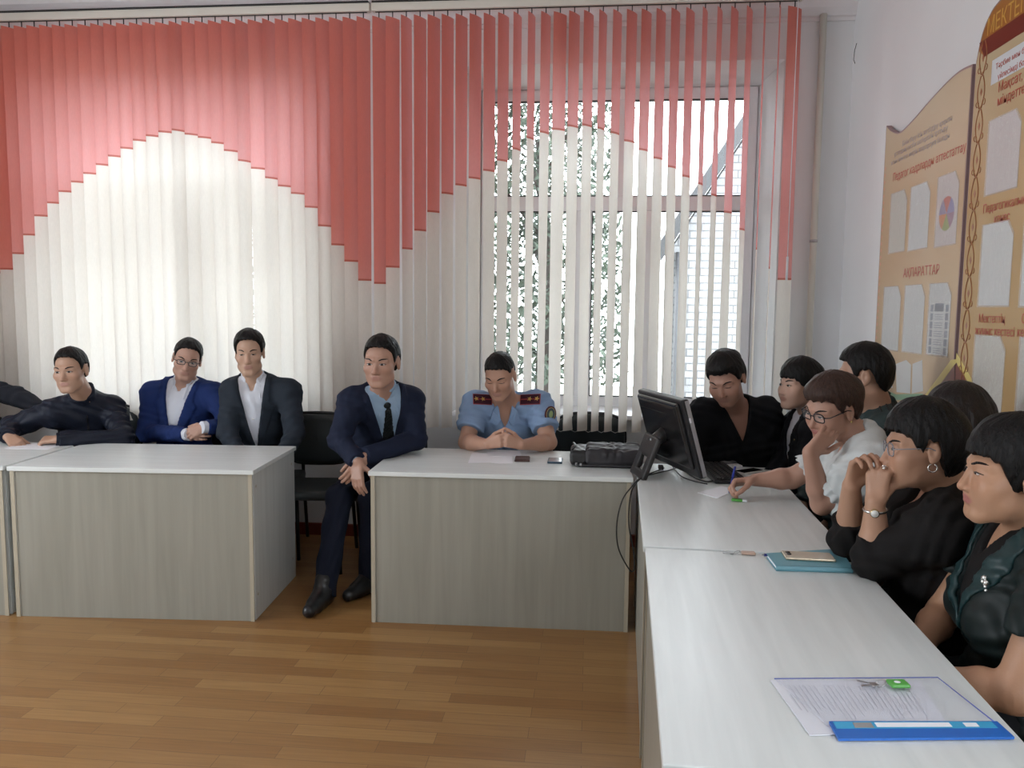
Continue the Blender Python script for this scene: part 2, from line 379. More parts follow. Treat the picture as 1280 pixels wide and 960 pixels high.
b2 = blind('coral and cream vertical blind half open over the right window', xm+.006, at(1003, 12, YS)[0], wave_r, 47, 7, 0, {0: 18, 1: 76, 2: 74, 3: 57}, 5)
mb = MB(); x = at(990, 200, YS-.03)[0]; mb.tube([(x, YS-.02, ZR+.04), (x, YS-.02, 1.85)], .0025, 6); mb.build('control_cord', pvc, b2, world=True)
mb = MB(); mb.tube([(x, YS-.02, 1.86), (x, YS-.02, 1.72)], .007, 8); mb.build('cord_weight', pvc, b2, world=True)
# fittings in the corner
px = at(1019, 250, YW-.03)[0]
pr = empty('heating_pipe', (px, YW-.03, 0), 'cream vertical heating pipe in the right corner of the window wall', 'pipe')
mb = MB(); mb.tube([(px, YW-.035, 0), (px, YW-.035, 3.30)], .020, 14); mb.build('pipe', rail_paint, pr, world=True)
mb = MB(); z = at(1022, 302, YW)[2]; mb.tube([(px, YW-.035, z), (px, YW-.002, z)], .007, 8); mb.tube([(px, YW-.035, z-.008), (px, YW-.035, z+.008)], .0235, 14); mb.build('pipe_clip', metal, pr, world=True)
p = at_x(1055, 162, XR)
mb = MB(); mb.tube([(XR-.001, p[1], p[2]), (XR-.028, p[1], p[2])], [.033, .028], 24); tag(mb.build('junction_box', pvc), 'small round white junction box on the right wall near the corner', 'junction box')
p = at_x(1070, 68, XR)
mb = MB(); mb.tube([(XR-.0, p[1]+.01, p[2]-.05), (XR-.012, p[1], p[2]-.03), (XR-.012, p[1]-.01, p[2]+.02), (XR-.003, p[1]-.012, p[2]+.06)], .002, 6); tag(mb.build('wall_wire', gasket), 'thin wire end sticking out of the right wall above the round box', 'wire')
# ------------------------------------------------------------------ desks
TH = 0.75
def desk(p_front_a, length, depth, ang, label, zt=TH):
    """p_front_a: left end of the front edge; ang: direction of the front edge; the desk extends to the left-hand side of that direction"""
    root = empty('desk', (p_front_a[0], p_front_a[1], 0), label, 'desk', 'white laminate desks', ang)
    L, D, t = length, depth, .022
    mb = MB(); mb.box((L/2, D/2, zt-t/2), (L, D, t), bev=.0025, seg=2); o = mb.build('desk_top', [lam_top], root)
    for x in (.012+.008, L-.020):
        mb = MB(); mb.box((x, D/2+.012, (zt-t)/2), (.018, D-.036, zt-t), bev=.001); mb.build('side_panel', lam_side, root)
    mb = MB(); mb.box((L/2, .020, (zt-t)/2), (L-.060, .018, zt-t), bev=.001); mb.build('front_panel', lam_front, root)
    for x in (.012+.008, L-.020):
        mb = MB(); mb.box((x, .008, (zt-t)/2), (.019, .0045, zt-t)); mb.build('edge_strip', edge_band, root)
    for x in (.0105, L-.0105):
        mb = MB()
        for y, z in ((.06, .66), (.06, .12), (D-.06, .66), (D-.06, .12)): mb.tube([(x+math.copysign(.0005, x-L/2), y, z), (x+math.copysign(.0012, x-L/2), y, z)], .007, 12)
        mb.build('screw_cap', edge_band, root)
    return root
a = math.atan2(.080, 1.2)
desk((-2.79, 3.515), 1.205, .68, a, 'white laminate desk in front of the men in blue and charcoal suits')
desk((-4.015, 3.44), 1.205, .68, a, 'white laminate desk cut by the left edge, beside the front left desk')
desk((-1.043, 3.655), 1.262, .67, math.atan2(.03, 1.25), 'white laminate desk at which the officer in light blue sits')
def rdesk(far, near, label, depth=.665, zt=TH):
    d = np.array(near)-np.array(far); L = np.linalg.norm(d); return desk(far, L, depth, math.atan2(d[1], d[0]), label, zt)
rdesk((.250, 4.06), (.192, 2.606), 'white laminate desk of the right row carrying the monitor and keyboard')
rdesk((.197, 2.588), (.140, 1.322), 'right row desk carrying the teal notebook and the clear folder', .66)
rdesk((.138, 1.312), (.086, .055), 'white laminate desk of the right row nearest the camera, below the clear folder', .66)

# ------------------------------------------------------------------ chairs
chair_fabric = mat('dark_chair_vinyl', (.020, .026, .027), .55, bump=.15, bscale=250)
chair_metal = mat('black_chair_tube', (.015, .015, .016), .4)
def chair_proto():
    root = empty('padded_chair', (0, 0, 0))
    mb = MB(); mb.box((0, 0, .45), (.46, .42, .055), bev=.026, seg=4); mb.build('seat', chair_fabric, root, smooth=True)
    mb = MB(); n = 28; rows = []                        # oval padded back, closed solid
    tilt = Matrix.Rotation(math.radians(-10), 3, 'X')
    for (s, y) in ((.02, -.020), (.75, -.024), (.95, -.018), (1.0, 0), (.95, .018), (.75, .024), (.02, .020)):
        row = []
        for k in range(n+1):
            an = 2*math.pi*k/n; c, q = math.cos(an), math.sin(an); e = .62
            x = math.copysign(abs(c)**e, c)*.225*s; z = math.copysign(abs(q)**e, q)*.165*s
            p = tilt @ Vector((x, y+.10*(x*x)/.05*.3, z)); row.append((p.x, p.y-.235, p.z+.715))
        rows.append(row)
    mb.grid(rows); mb.build('backrest', chair_fabric, root, smooth=True)
    mb = MB(); pts = []
    for k in range(n+1):
        an = 2*math.pi*k/n; c, q = math.cos(an), math.sin(an); e = .62
        x = math.copysign(abs(c)**e, c)*.23; z = math.copysign(abs(q)**e, q)*.17
        p = tilt @ Vector((x, .006*x*x/.05, z)); pts.append((p.x, p.y-.235-.006, p.z+.715))
    mb.tube(pts, .009, 8, cap=False); mb.build('backrest_rim', black_plastic, root)
    for s in (-1, 1):
        mb = MB(); mb.tube([(s*.215, .19, .425), (s*.225, .215, .0)], .011); mb.build('leg', chair_metal, root)
        mb = MB(); mb.tube([(s*.225, -.29, 0), (s*.215, -.20, .42), (s*.21, -.222, .56), (s*.20, -.245, .66)], .011); mb.build('leg', chair_metal, root)
        mb = MB(); mb.tube([(s*.215, .19, .425), (s*.215, -.20, .42)], .010); mb.build('seat_rail', chair_metal, root)
    return root
_c0 = None
def chair(x, y, deg, label):
    """deg: heading of the sitter, 0 = towards -Y (the camera side), +90 = towards +X"""
    global _c0
    rz = math.radians(180+deg)
    if _c0 is None: _c0 = chair_proto(); o = _c0
    else:
        o = _c0.copy(); COL.objects.link(o)
        for ch in list(_c0.children):
            c = ch.copy(); COL.objects.link(c); c.parent = o
    o.location = (x, y, 0); o.rotation_euler = (0, 0, rz)
    tag(o, label, 'chair', 'black padded chairs'); return o

# ------------------------------------------------------------------ information boards on the right wall
FACE = XR-.034
def bp(px, py, off=0.0):                                # point of the photo on the face of the boards
    return at_x(px, py, FACE-off)
def plate(mb, pts, th, off=0.0):                        # polygon (y, z) on the board face, thickness away from the wall
    P = [(FACE-off, y, z) for y, z in pts]; mb.prism(P, (-th, 0, 0)); return mb
def yz(*pts): return [tuple(bp(*p)[1:]) for p in pts]
def smooth_poly(pts, n=6):
    out = []; L = len(pts)
    for i in range(L-1):
        p0, p1, p2, p3 = [np.array(pts[max(0, min(L-1, j))]) for j in (i-1, i, i+1, i+2)]
        for k in range(n):
            t_ = k/n; out.append(tuple(.5*((2*p1)+(-p0+p2)*t_+(2*p0-5*p1+4*p2-p3)*t_**2+(-p0+3*p1-3*p2+p3)*t_**3)))
    return out+[tuple(pts[-1])]
def grad_mat(name, c0, c1, c2, axis=2, lo=.8, hi=2.7):  # printed colour wash of the board
    m = bpy.data.materials.new(name); m.use_nodes = True; t = m.node_tree; b = t.nodes['Principled BSDF']; b.inputs['Roughness'].default_value = .25
    tc = t.nodes.new('ShaderNodeTexCoord'); sp = t.nodes.new('ShaderNodeSeparateXYZ'); t.links.new(tc.outputs['Object'], sp.inputs[0])
    mr = t.nodes.new('ShaderNodeMapRange'); mr.inputs[1].default_value = lo; mr.inputs[2].default_value = hi; t.links.new(sp.outputs[axis], mr.inputs[0])
    r = t.nodes.new('ShaderNodeValToRGB'); e = r.color_ramp.elements; e[0].color = (*c0, 1); e[1].color = (*c2, 1); x = e.new(.5); x.color = (*c1, 1)
    t.links.new(mr.outputs[0], r.inputs[0]); t.links.new(r.outputs[0], b.inputs['Base Color']); return m
board_edge = mat('mauve_board_edge', (.30, .20, .20), .5)
wing_print = grad_mat('wing_print', (.58, .42, .26), (.64, .57, .42), (.66, .44, .28), 2, 1.0, 2.55)
main_print = grad_mat('main_print', (.50, .33, .15), (.55, .50, .34), (.66, .50, .30), 2, 1.0, 2.6)
maroon = mat('maroon_print', (.16, .022, .012), .3); ochre = mat('ochre_print', (.36, .14, .025), .3); yellow = mat('yellow_print', (.72, .58, .16), .3)
red_ink = mat('red_ink', (.42, .06, .035), .4); orn_ink = mat('brown_ornament_ink', (.30, .11, .035), .4); gold_ink = mat('gold_ink', (.62, .36, .08), .3); grey_ink = mat('grey_ink', (.35, .30, .30), .5)
sleeve = bpy.data.materials.new('clear_sleeve'); sleeve.use_nodes = True
_t = sleeve.node_tree; _b = _t.nodes['Principled BSDF']; _b.inputs['Base Color'].default_value = (.9, .92, .92, 1); _b.inputs['Roughness'].default_value = .12; _b.inputs['Alpha'].default_value = .22
_n = _t.nodes.new('ShaderNodeTexNoise'); _n.inputs['Scale'].default_value = 9; _bp = _t.nodes.new('ShaderNodeBump'); _bp.inputs['Strength'].default_value = .5; _bp.inputs['Distance'].default_value = .02
_t.links.new(_n.outputs[0], _bp.inputs['Height']); _t.links.new(_bp.outputs[0], _b.inputs['Normal'])
paper_w = mat('sleeve_paper', (.66, .67, .66), .6); paper_p = mat('pinkish_paper', (.62, .53, .51), .6); paper_c = mat('cream_card', (.60, .56, .47), .6)

def text(parent, body, px, size, m, name='lettering', off=.0012, align='LEFT', squash=1.0, rowgap=1.0, at_yz=None):
    c = bpy.data.curves.new('txt', 'FONT'); c.body = body; c.size = size; c.align_x = align; c.extrude = .0003; c.space_line = rowgap; c.resolution_u = 2
    o = bpy.data.objects.new('txt', c); COL.objects.link(o); dg = bpy.context.evaluated_depsgraph_get(); dg.update()
    me = bpy.data.meshes.new_from_object(o.evaluated_get(dg)); bpy.data.objects.remove(o); bpy.data.curves.remove(c)
    y, z = at_yz if at_yz else bp(*px)[1:]
    # reading direction on the right wall is towards the camera (-Y); outward normal is -X
    mtx = Matrix(((0, 0, -1, FACE-off), (-squash, 0, 0, y), (0, 1, 0, z), (0, 0, 0, 1)))
    me.transform(mtx); me.materials.clear()
    o = link(name, me, m, parent); fit(o); return o
def pocket(parent, corners, paper, cut=True, name='document_pocket', printed=None):
    P = yz(*corners); y0 = (P[0][0]+P[3][0])/2; y1 = (P[1][0]+P[2][0])/2; z1 = (P[0][1]+P[1][1])/2; z0 = (P[2][1]+P[3][1])/2
    k = .02 if cut else 0
    mb = MB(); plate(mb, [(y0, z0), (y0, z1), (y1+2*k, z1), (y1, z1-2.5*k), (y1, z0)], .0016, .0022); pk = mb.build(name, sleeve, parent, world=True)
    if paper:
        mb = MB(); plate(mb, [(y0-.008, z0+.006), (y0-.008, z1-.004), (y1+.012+2*k, z1-.004), (y1+.008, z1-.01-2.5*k), (y1+.008, z0+.006)], .0008, .0012); pp = mb.build('paper_sheet', paper, pk, world=True)
        if printed: printed(pp, y0, y1, z0, z1)
    return pk
wing = empty('information_board', (FACE, 3.95, 1.0), 'smaller left wing of the information stand with two rows of clear pockets', 'information board')
top = smooth_poly(yz((1108, 157), (1114, 163), (1125, 165), (1140, 151), (1160, 128), (1182, 104), (1200, 88), (1216, 80)))
bot_z = 1.02
outline = [(top[0][0], bot_z)]+top+[(top[-1][0], bot_z)]
mb = MB(); plate(mb, outline, .026, -.026); mb.build('panel', board_edge, wing, world=True)
cy, cz = np.mean([p[0] for p in outline]), 1.75
mb = MB(); plate(mb, [(cy+(y-cy)*.985, z-.008 if z > 1.5 else z+.008) for y, z in outline], .0008); mb.build('printed_face', wing_print, wing, world=True)
mb = MB()                                              # narrow dotted ornament along the left edge
for k in range(34):
    z = 1.12+k*.035; y = top[0][0]-.022; plate(mb, [(y-.010, z), (y, z+.012), (y+.010, z), (y, z-.012)], .0003, .0009)
mb.build('edge_ornament', mat('pale_ornament_ink', (.52, .24, .13), .4), wing, world=True)
for i, (x, y, s) in enumerate(((1128, 183, 'Білім беру ісін жетілдіру арқылы'), (1118, 196, 'ұстаздың кәсіби шеберлігін арттыру'), (1114, 207, 'және мектеп өмірін жақсартуға болады'))):
    text(wing, s, (x, y), .034, grey_ink, 'quote_line', squash=1.0)
text(wing, 'Педагог кадрларды аттестаттау', (1116, 227), .055, red_ink, 'heading', squash=.92)
text(wing, 'АҚПАРАТТАР', (1129, 347), .060, red_ink, 'heading', squash=1.0)
def chart(pp, y0, y1, z0, z1):
    cy, cz, r = (y0+y1)/2, z0+(z1-z0)*.45, abs(y0-y1)*.34
    cols = [(.25, .22, .42), (.55, .12, .08), (.30, .25, .40), (.62, .22, .05), (.30, .34, .08), (.30, .14, .22)]
    mb = MB(); n = 6
    for k in range(n):
        mb.mi = k; a0, a1 = 2*math.pi*k/n, 2*math.pi*(k+1)/n
        plate(mb, [(cy, cz)]+[(cy-math.cos(a0+(a1-a0)*j/6)*r, cz+math.sin(a0+(a1-a0)*j/6)*r) for j in range(7)], .0002, .0021)
    mb.build('pie_chart', [mat('chart_ink_%d' % k, c, .5) for k, c in enumerate(cols)], pp.parent, world=True)
def schedule(pp, y0, y1, z0, z1):
    mb = MB()
    for k in range(6):
        z = z1-(z1-z0)*(.3+.115*k)
        for f in (.12, .78): 
            y = y0+(y1-y0)*f; plate(mb, [(y, z), (y-.028, z), (y-.028, z-.030), (y, z-.030)], .0002, .0021)
        for j in range(3):
            y = y0+(y1-y0)*.32; plate(mb, [(y, z-.004-.010*j), (y-.08, z-.004-.010*j), (y-.08, z-.007-.010*j), (y, z-.007-.010*j)], .0002, .0021)
    y = y0+(y1-y0)*.3; z = z1-.09; plate(mb, [(y, z), (y-.09, z), (y-.09, z-.035), (y, z-.035)], .0002, .0021)
    mb.build('timetable_print', mat('faded_ink', (.28, .30, .34), .6), pp.parent, world=True)
for i, (c, pr_) in enumerate(((((1114, 242), (1136, 235), (1131, 312), (1111, 320)), None), (((1140, 234), (1164, 224), (1161, 307), (1134, 318)), None), (((1174, 222), (1201, 210), (1196, 305), (1167, 311)), chart))):
    pocket(wing, c, (paper_c, paper_w, paper_p)[i], printed=pr_)
for i, (c, pr_) in enumerate(((((1105, 358), (1127, 357), (1124, 439), (1102, 438)), None), (((1131, 356), (1157, 355), (1154, 443), (1128, 441)), None), (((1163, 354), (1191, 352), (1186, 447), (1157, 444)), schedule))):
    pocket(wing, c, paper_w, printed=pr_)
# printed picture of open books at the foot of the wing
bk = mat('printed_page', (.62, .63, .62), .4)
mb = MB(); plate(mb, yz((1120, 455), (1133, 450), (1139, 456), (1138, 492), (1121, 490)), .0004, .0009); plate(mb, yz((1141, 455), (1153, 450), (1154, 489), (1140, 492)), .0004, .0009)
plate(mb, yz((1104, 440), (1114, 441), (1116, 485), (1103, 482)), .0004, .0009); mb.build('printed_book', bk, wing, world=True)
mb = MB(); plate(mb, yz((1101, 484), (1120, 493), (1154, 492), (1152, 500), (1100, 500)), .0003, .0009); mb.build('printed_cover', mat('green_print', (.20, .36, .22), .4), wing, world=True)
mb = MB(); plate(mb, yz((1195, 449), (1196, 453), (1160, 500), (1152, 500), (1189, 450)), .0004, .0010); mb.build('yellow_band', yellow, wing, world=True)
mb = MB(); plate(mb, yz((1194, 455), (1193, 500), (1163, 500)), .0004, .0010); mb.build('maroon_field', maroon, wing, world=True)

main = empty('information_board', (FACE, 2.95, 1.0), 'tall main information board with maroon title band and clear pockets', 'information board')
y_l = bp(1208, 260)[1]-.018; z_t = 2.80
e0 = yz((1222, 80)); 
lft = [(y_l, 1.02), (y_l, bp(1222, 78)[2])]
cur = smooth_poly([(y_l, bp(1222, 78)[2]), (y_l-.035, 2.615), (y_l-.085, 2.67), (y_l-.16, 2.70), (y_l-.42, 2.735), (y_l-.70, 2.745)])
outl = [(y_l, 1.02)]+cur+[(2*(y_l-.70)-y, z) for y, z in cur[::-1]]+[(2*(y_l-.70)-y_l, 1.02)]
mb = MB(); plate(mb, outl, .030, -.024); mb.build('panel', board_edge, main, world=True)
OFM = .0062
cyy = y_l-.70
mb = MB(); plate(mb, [(cyy+(y-cyy)*.992, z-.006 if z > 1.5 else z) for y, z in outl], .0008, OFM); mb.build('printed_face', main_print, main, world=True)
zb_ = bp(1238, 64)[2]
hd = [(cyy+(y-cyy)*.99, z-.007) for y, z in outl if z > bp(1222, 70)[2]]
yl2, yr2 = hd[0][0], hd[-1][0]
mb = MB(); plate(mb, hd+[(yr2, hd[-1][1]-.02), (yr2+.05, zb_-.01), (yl2-.05, zb_-.01)], .0004, OFM+.0008); mb.build('title_band', ochre, main, world=True)
mb = MB(); plate(mb, [(yl2, zb_+.055), (yr2, zb_+.055), (yr2+.05, zb_-.012), (yl2-.05, zb_-.012)], .0004, OFM+.0012); mb.build('maroon_band', maroon, main, world=True)
def mtext(s, px, size, m, name, squash=.9, align='LEFT'): return text(main, s, px, size, m, name, off=OFM+.0018, squash=squash, align=align)
text(main, 'МЕКТЕПТІҢ ТЫНЫС-ТІРШІЛІГІ', None, .088, gold_ink, 'title', off=OFM+.0018, squash=.8, at_yz=(yl2-.055, zb_+.062))
mb = MB(); c = yz((1243, 76), (1290, 40), (1290, 78), (1241, 107)); yA, yB2 = c[0][0], y_l-1.2
plate(mb, [(yA, c[3][1]), (yA, c[0][1]), (yB2, c[0][1]), (yB2, c[3][1])], .0006, OFM+.0008); mb.build('subtitle_card', mat('pale_blue_card', (.62, .66, .68), .4), main, world=True)
zc0, zc1 = c[0][1], c[3][1]
for k, s in enumerate(('Тәрбие мен білім беру', 'үйлесімді болсын')): text(main, s, None, .030, red_ink, 'subtitle_line', off=OFM+.0018, at_yz=(yA-.03-.02*k, zc0-.042-.042*k))
mtext('Мақсат,\nміндеттері', (1250, 116), .050, red_ink, 'heading')
mtext('Педагогикалық\n        кеңес', (1231, 267), .047, red_ink, 'heading', .86)
mtext('  Мектептің\nжұмыс кестесі', (1222, 403), .047, red_ink, 'heading', .86)
mtext('  Сабақ\nкестесі', (1275, 404), .047, red_ink, 'heading', .86)
def mpocket(c, paper):
    global FACE
    s = FACE; FACE = s-OFM; pk = pocket(main, c, paper); FACE = s; return pk
mpocket(((1237, 147), (1279, 136), (1273, 236), (1231, 245)), paper_p)
mpocket(((1229, 279), (1269, 275), (1263, 384), (1222, 384)), paper_w)
mpocket(((1219, 418), (1259, 420), (1252, 528), (1213, 522)), paper_c)
mpocket(((1279, 272), (1330, 268), (1326, 385), (1276, 384)), paper_w)
mpocket(((1275, 421), (1324, 423), (1318, 540), (1268, 532)), paper_c)
# carved ornament strip: pairs of curls
mb = MB(); zz = 1.16; yo = y_l-.062
while zz < 2.50:
    for s in (-1, 1):
        pts = [(FACE-OFM-.001, yo+s*(.008+.020*math.sin(math.pi*t_)), zz+.125*t_) for t_ in np.linspace(0, 1, 9)]; mb.tube(pts, .0028, 5)
        cp = [(FACE-OFM-.001, yo+s*(.026-.011*math.cos(a_)), zz+.02+.011*math.sin(a_)) for a_ in np.linspace(0, 5, 9)]; mb.tube(cp, .0022, 5)
    plate(mb, [(yo-.010, zz+.062), (yo, zz+.078), (yo+.010, zz+.062), (yo, zz+.046)], .0006, OFM+.0008)
    plate(mb, [(yo-.007, zz), (yo, zz+.010), (yo+.007, zz), (yo, zz-.010)], .0006, OFM+.0008)
    zz += .13
mb.build('ornament_strip', orn_ink, main, world=True)
mb = MB(); plate(mb, yz((1198, 441), (1215, 470), (1222, 486), (1214, 480), (1197, 452)), .0004, OFM+.001); mb.build('yellow_band', yellow, main, world=True)
mb = MB(); plate(mb, yz((1197, 454), (1214, 482), (1214, 500), (1196, 500)), .0004, OFM+.001); mb.build('maroon_field', maroon, main, world=True)

# ------------------------------------------------------------------ things on the desks
def sheet(name, pts, th, m, label, cat, z=TH+.0004, group=None):
    mb = MB(); P = [tuple(at_z(x, y, z)) for x, y in pts]; c = np.mean(P, axis=0)
    root = empty(name, (c[0], c[1], z), label, cat, group); 
    mb.prism(P, (0, 0, th)); mb.build('page' if cat == 'paper' else 'body', m, root, world=True); return root
def single(mb, name, m, label, cat, group=None): return tag(mb.build(name, m), label, cat, group)
mb = MB(); mb.prism([tuple(at_z(x, y, TH+.0004)) for x, y in ((5, 561), (28, 553), (78, 556), (60, 562))], (0, 0, .0006)); single(mb, 'paper_sheet', white_paper, 'white paper sheet under the hands of the man in the black jacket', 'paper')
mb = MB(); mb.prism([tuple(at_z(x, y, TH+.0004)) for x, y in ((585, 579), (590, 566), (640, 567), (641, 579), (624, 579.5), (612, 578))], (0, 0, .0008)); single(mb, 'paper_sheet', white_paper, 'white paper sheet lying in front of the officer', 'paper')
mb = MB(); mb.prism([tuple(at_z(x, y, TH+.0014)) for x, y in ((608, 565), (650, 564), (652, 570), (610, 571))], (0, 0, .0008)); single(mb, 'paper_sheet', white_paper, 'white folded note under the clasped hands of the officer', 'paper')
def slab(name, px, py, z, size, rz, th, parts, label, cat, group=None):
    """flat rounded slab (phones, wallets): parts = [(name, material, inset, dz, thickness)]"""
    p = at_z(px, py, z); root = empty(name, (p[0], p[1], z), label, cat, group, rz)
    for nm, m_, ins, dz, t_ in parts:
        mb = MB(); mb.box((0, 0, dz+t_/2), (size[0]-2*ins, size[1]-2*ins, t_), bev=min(.003, t_*.45), seg=2); mb.build(nm, m_, root)
    return root
screen_off = mat('black_screen_glass', (.008, .009, .011), .08)
slab('wallet', 653, 575, TH+.0005, (.078, .105), .05, .012, [('body', mat('dark_brown_leather', (.055, .022, .018), .5, bump=.2, bscale=200), 0, 0, .010), ('flap', mat('dark_brown_leather', (0, 0, 0)), .004, .010, .003)], 'small dark brown leather wallet on the desk in front of the officer', 'wallet')
slab('mobile_phone', 694, 577, TH+.0005, (.076, .115), .0, .012, [('case', mat('dark_blue_case', (.02, .05, .08), .4), 0, 0, .010), ('screen', mat('bright_glass', (.42, .42, .43), .1), .005, .010, .001)], 'dark cased phone with pale screen beside the black bag', 'phone')

# black laptop bag
bag_fab = mat('black_nylon', (.015, .013, .016), .5, bump=.35, bscale=18)
p = at_z(758, 583, TH); bag = empty('laptop_bag', (p[0], p[1]+.06, TH), 'black nylon laptop bag lying flat beside the monitor', 'bag')
bx, by = p[0], p[1]+.09
BAG = (bx, by)
mb = MB(); mb.tube([(bx-.155, by-.127, TH+.02), (bx-.14, by-.140, TH+.012), (bx-.12, by-.137, TH+.018), (bx-.11, by-.122, TH+.03)], .006, 8); mb.tube([(bx-.17, by-.11, TH+.088), (bx-.16, by-.02, TH+.096), (bx-.17, by+.07, TH+.088)], .006, 8); mb.build('handle', black_plastic, bag, world=True)
mb = MB(); mb.box((bx-.150, by-.132, TH+.016), (.012, .012, .014), bev=.003); mb.box((bx-.128, by-.140, TH+.016), (.012, .012, .014), bev=.003); mb.build('zip_puller', metal, bag, world=True)

# all-in-one monitor seen from behind
psi, phi, wdt, hgt = -1.242, .287, .503, .372
ux = Vector((math.cos(psi), math.sin(psi), 0)); nbk = Vector((math.sin(psi), -math.cos(psi), 0)); uz = Vector((0, 0, math.cos(phi)))+nbk*math.sin(phi); uy = ux.cross(uz)*-1
if uy.dot(nbk) > 0: uy = -uy                          # uy points from the back to the screen side
cen = Vector((.430, 3.780, .782))+uz*(hgt/2)-uy*.0
Rm = Matrix((ux, uy, uz)).transposed()
mon = empty('monitor', (cen.x, cen.y, TH), 'black all in one monitor seen from behind at the desk corner', 'monitor')
mb = MB(); mb.box(cen+uy*.012, (wdt, .038, hgt), R=Rm, bev=.010, seg=3); mb.build('housing', black_plastic, mon, world=True, smooth=False)
mb = MB(); mb.box(cen-uy*.012+uz*.015, (wdt*.90, .03, hgt*.84), R=Rm, bev=.012, seg=3); mb.box(cen-uy*.016+uz*(hgt*.36), (wdt*.82, .03, .05), R=Rm, bev=.008); mb.build('back_cover', mat('black_plastic_gloss', (.010, .010, .011), .22), mon, world=True)
mb = MB(); mb.box(cen+uy*.0315, (wdt*.93, .002, hgt*.9), R=Rm); mb.build('screen', screen_off, mon, world=True)
mb = MB(); mb.box(cen+ux*(wdt/2+.001)+uy*.018, (.003, .018, hgt*.96), R=Rm); mb.build('side_trim', mat('silver_trim', (.45, .46, .48), .3, .6), mon, world=True)
mb = MB(); mb.box(cen+ux*(wdt/2+.003)+uz*(hgt*.24)+uy*.012, (.003, .008, .022), R=Rm); mb.build('port_label', white_paper, mon, world=True)
# loop stand: a tilted flat ring from mid-back down to the desk
foot = Vector(at_z(797, 596, TH)); topc = Vector(at(817, 545, foot.y+.01))
sdir = (topc-foot); sl = sdir.length; sdir.normalize(); sx = (ux-sdir*ux.dot(sdir)).normalized(); sn = sx.cross(sdir)
Rs = Matrix((sx, sn, sdir)).transposed(); SWD = .165
mb = MB()
for s in (-1, 1): mb.box(foot+sx*s*(SWD/2-.024)+sdir*sl*.30, (.048, .024, sl*.6), R=Rs, bev=.007)
mb.box(foot+sdir*(sl*.76), (SWD, .026, sl*.50), R=Rs, bev=.009); mb.box(foot+sdir*.020, (SWD, .026, .040), R=Rs, bev=.007)
q = foot+sdir*(sl*.82); hv_ = cen-uy*.02-q; mb.tube([q, q+hv_*.55, q+hv_], [.030, .030, .034], 16)
mb.build('loop_stand', mat('dark_grey_plastic', (.030, .029, .029), .3), mon, world=True)

# cables
cab = mat('black_cable', (.012, .012, .012), .5)
def spline(pts, n=8): return smooth_poly([tuple(p) for p in pts], n)
z = TH+.006
mb = MB(); A = [at_z(850, 583, z), at_z(836, 588, z), at_z(818, 592, z), at_z(800, 598, z+.002)]
Yd = 3.60
A += [at(791, 607, Yd), at(778, 625, Yd), at(771, 655, Yd), at(773, 685, Yd), at(786, 711, Yd), at(792, 712, Yd), at(792, 690, Yd), at(786, 655, Yd), at(788, 620, Yd), at(795, 604, Yd), at_z(806, 595, z+.004), at_z(830, 585, z)]
mb.tube(spline(A), .0032, 6); single(mb, 'power_cable', cab, 'thin black cable looping down in front of the desk corner', 'cable')
mb = MB(); mb.tube(spline([at_z(845, 577, z), at_z(858, 590, z), at_z(870, 598, z), at_z(884, 602, z), at_z(893, 600, z)]), .0035, 6); mb.tube(spline([at_z(838, 579, z+.006), at_z(850, 594, z), at_z(866, 601, z), at_z(884, 605, z)]), .0030, 6)
mb.box(at_z(826, 584, TH+.012), (.025, .04, .02), bev=.004); single(mb, 'cable_bundle', cab, 'tangle of black cables and plug under the monitor', 'cable')
# keyboard
kc = at_z(895, 596, TH); kd = Vector(at_z(878, 578, TH)-at_z(912, 606, TH)); ka = math.atan2(kd.y, kd.x)
kb = empty('keyboard', (kc[0]+.0, kc[1], TH), 'black keyboard on the desk in front of the woman in black', 'keyboard', None, ka)
mb = MB(); mb.box((.05, -.03, .011), (.42, .15, .020), bev=.006); mb.build('case', black_plastic, kb)
mb = MB()
for r_ in range(5):
    for c_ in range(15): mb.box((.05-.196+c_*.0265, -.03-.055+r_*.027, .0245), (.021, .021, .009), bev=.002, seg=1)
mb.build('keys', mat('key_plastic', (.022, .022, .024), .5), kb)
p = at_z(909, 580, TH); ms = empty('computer_mouse', (p[0], p[1], TH), 'grey black computer mouse beyond the keyboard', 'mouse')
mb = MB(); mb.ball((p[0], p[1], TH+.012), (.058, .034, .022)); 
for v in mb.bm.verts: v.co.z = max(v.co.z, TH+.0005)
mb.build('shell', mat('grey_mouse_plastic', (.12, .125, .13), .25), ms, world=True)
mb = MB(); mb.tube([(p[0]-.035, p[1]-.004, TH+.031), (p[0]-.035, p[1]+.004, TH+.031)], .006, 10); mb.build('scroll_wheel', black_plastic, ms, world=True)
mb = MB(); p = at_z(884, 571, TH); mb.tube(spline([at_z(876, 572, TH+.004), at_z(884, 569, TH+.006), at_z(893, 573, TH+.004), at_z(884, 576, TH+.004), at_z(874, 573, TH+.004), at_z(868, 577, TH+.004)]), .0035, 6); single(mb, 'charging_cable', pvc, 'white coiled cable behind the keyboard', 'cable')
slab('mobile_phone', 936, 590, TH+.0005, (.080, .155), -.9, .012, [('case', mat('white_phone_case', (.62, .62, .60), .35), 0, 0, .008), ('screen', screen_off, .010, .008, .001)], 'white phone with black screen by the writing hand', 'phone')
mb = MB(); p = at_z(915, 585, TH); mb.box((p[0], p[1], TH+.009), (.09, .05, .016), rz=.3, bev=.004); single(mb, 'adapter_box', pvc, 'small white adapter behind the writing hand', 'adapter')
mb = MB(); mb.prism([tuple(at_z(x, y, TH+.0004)) for x, y in ((872, 616), (902, 608), (922, 612), (897, 623))], (0, 0, .0016)); single(mb, 'note_sheet', white_paper, 'small white note being written on with the blue pen', 'paper')
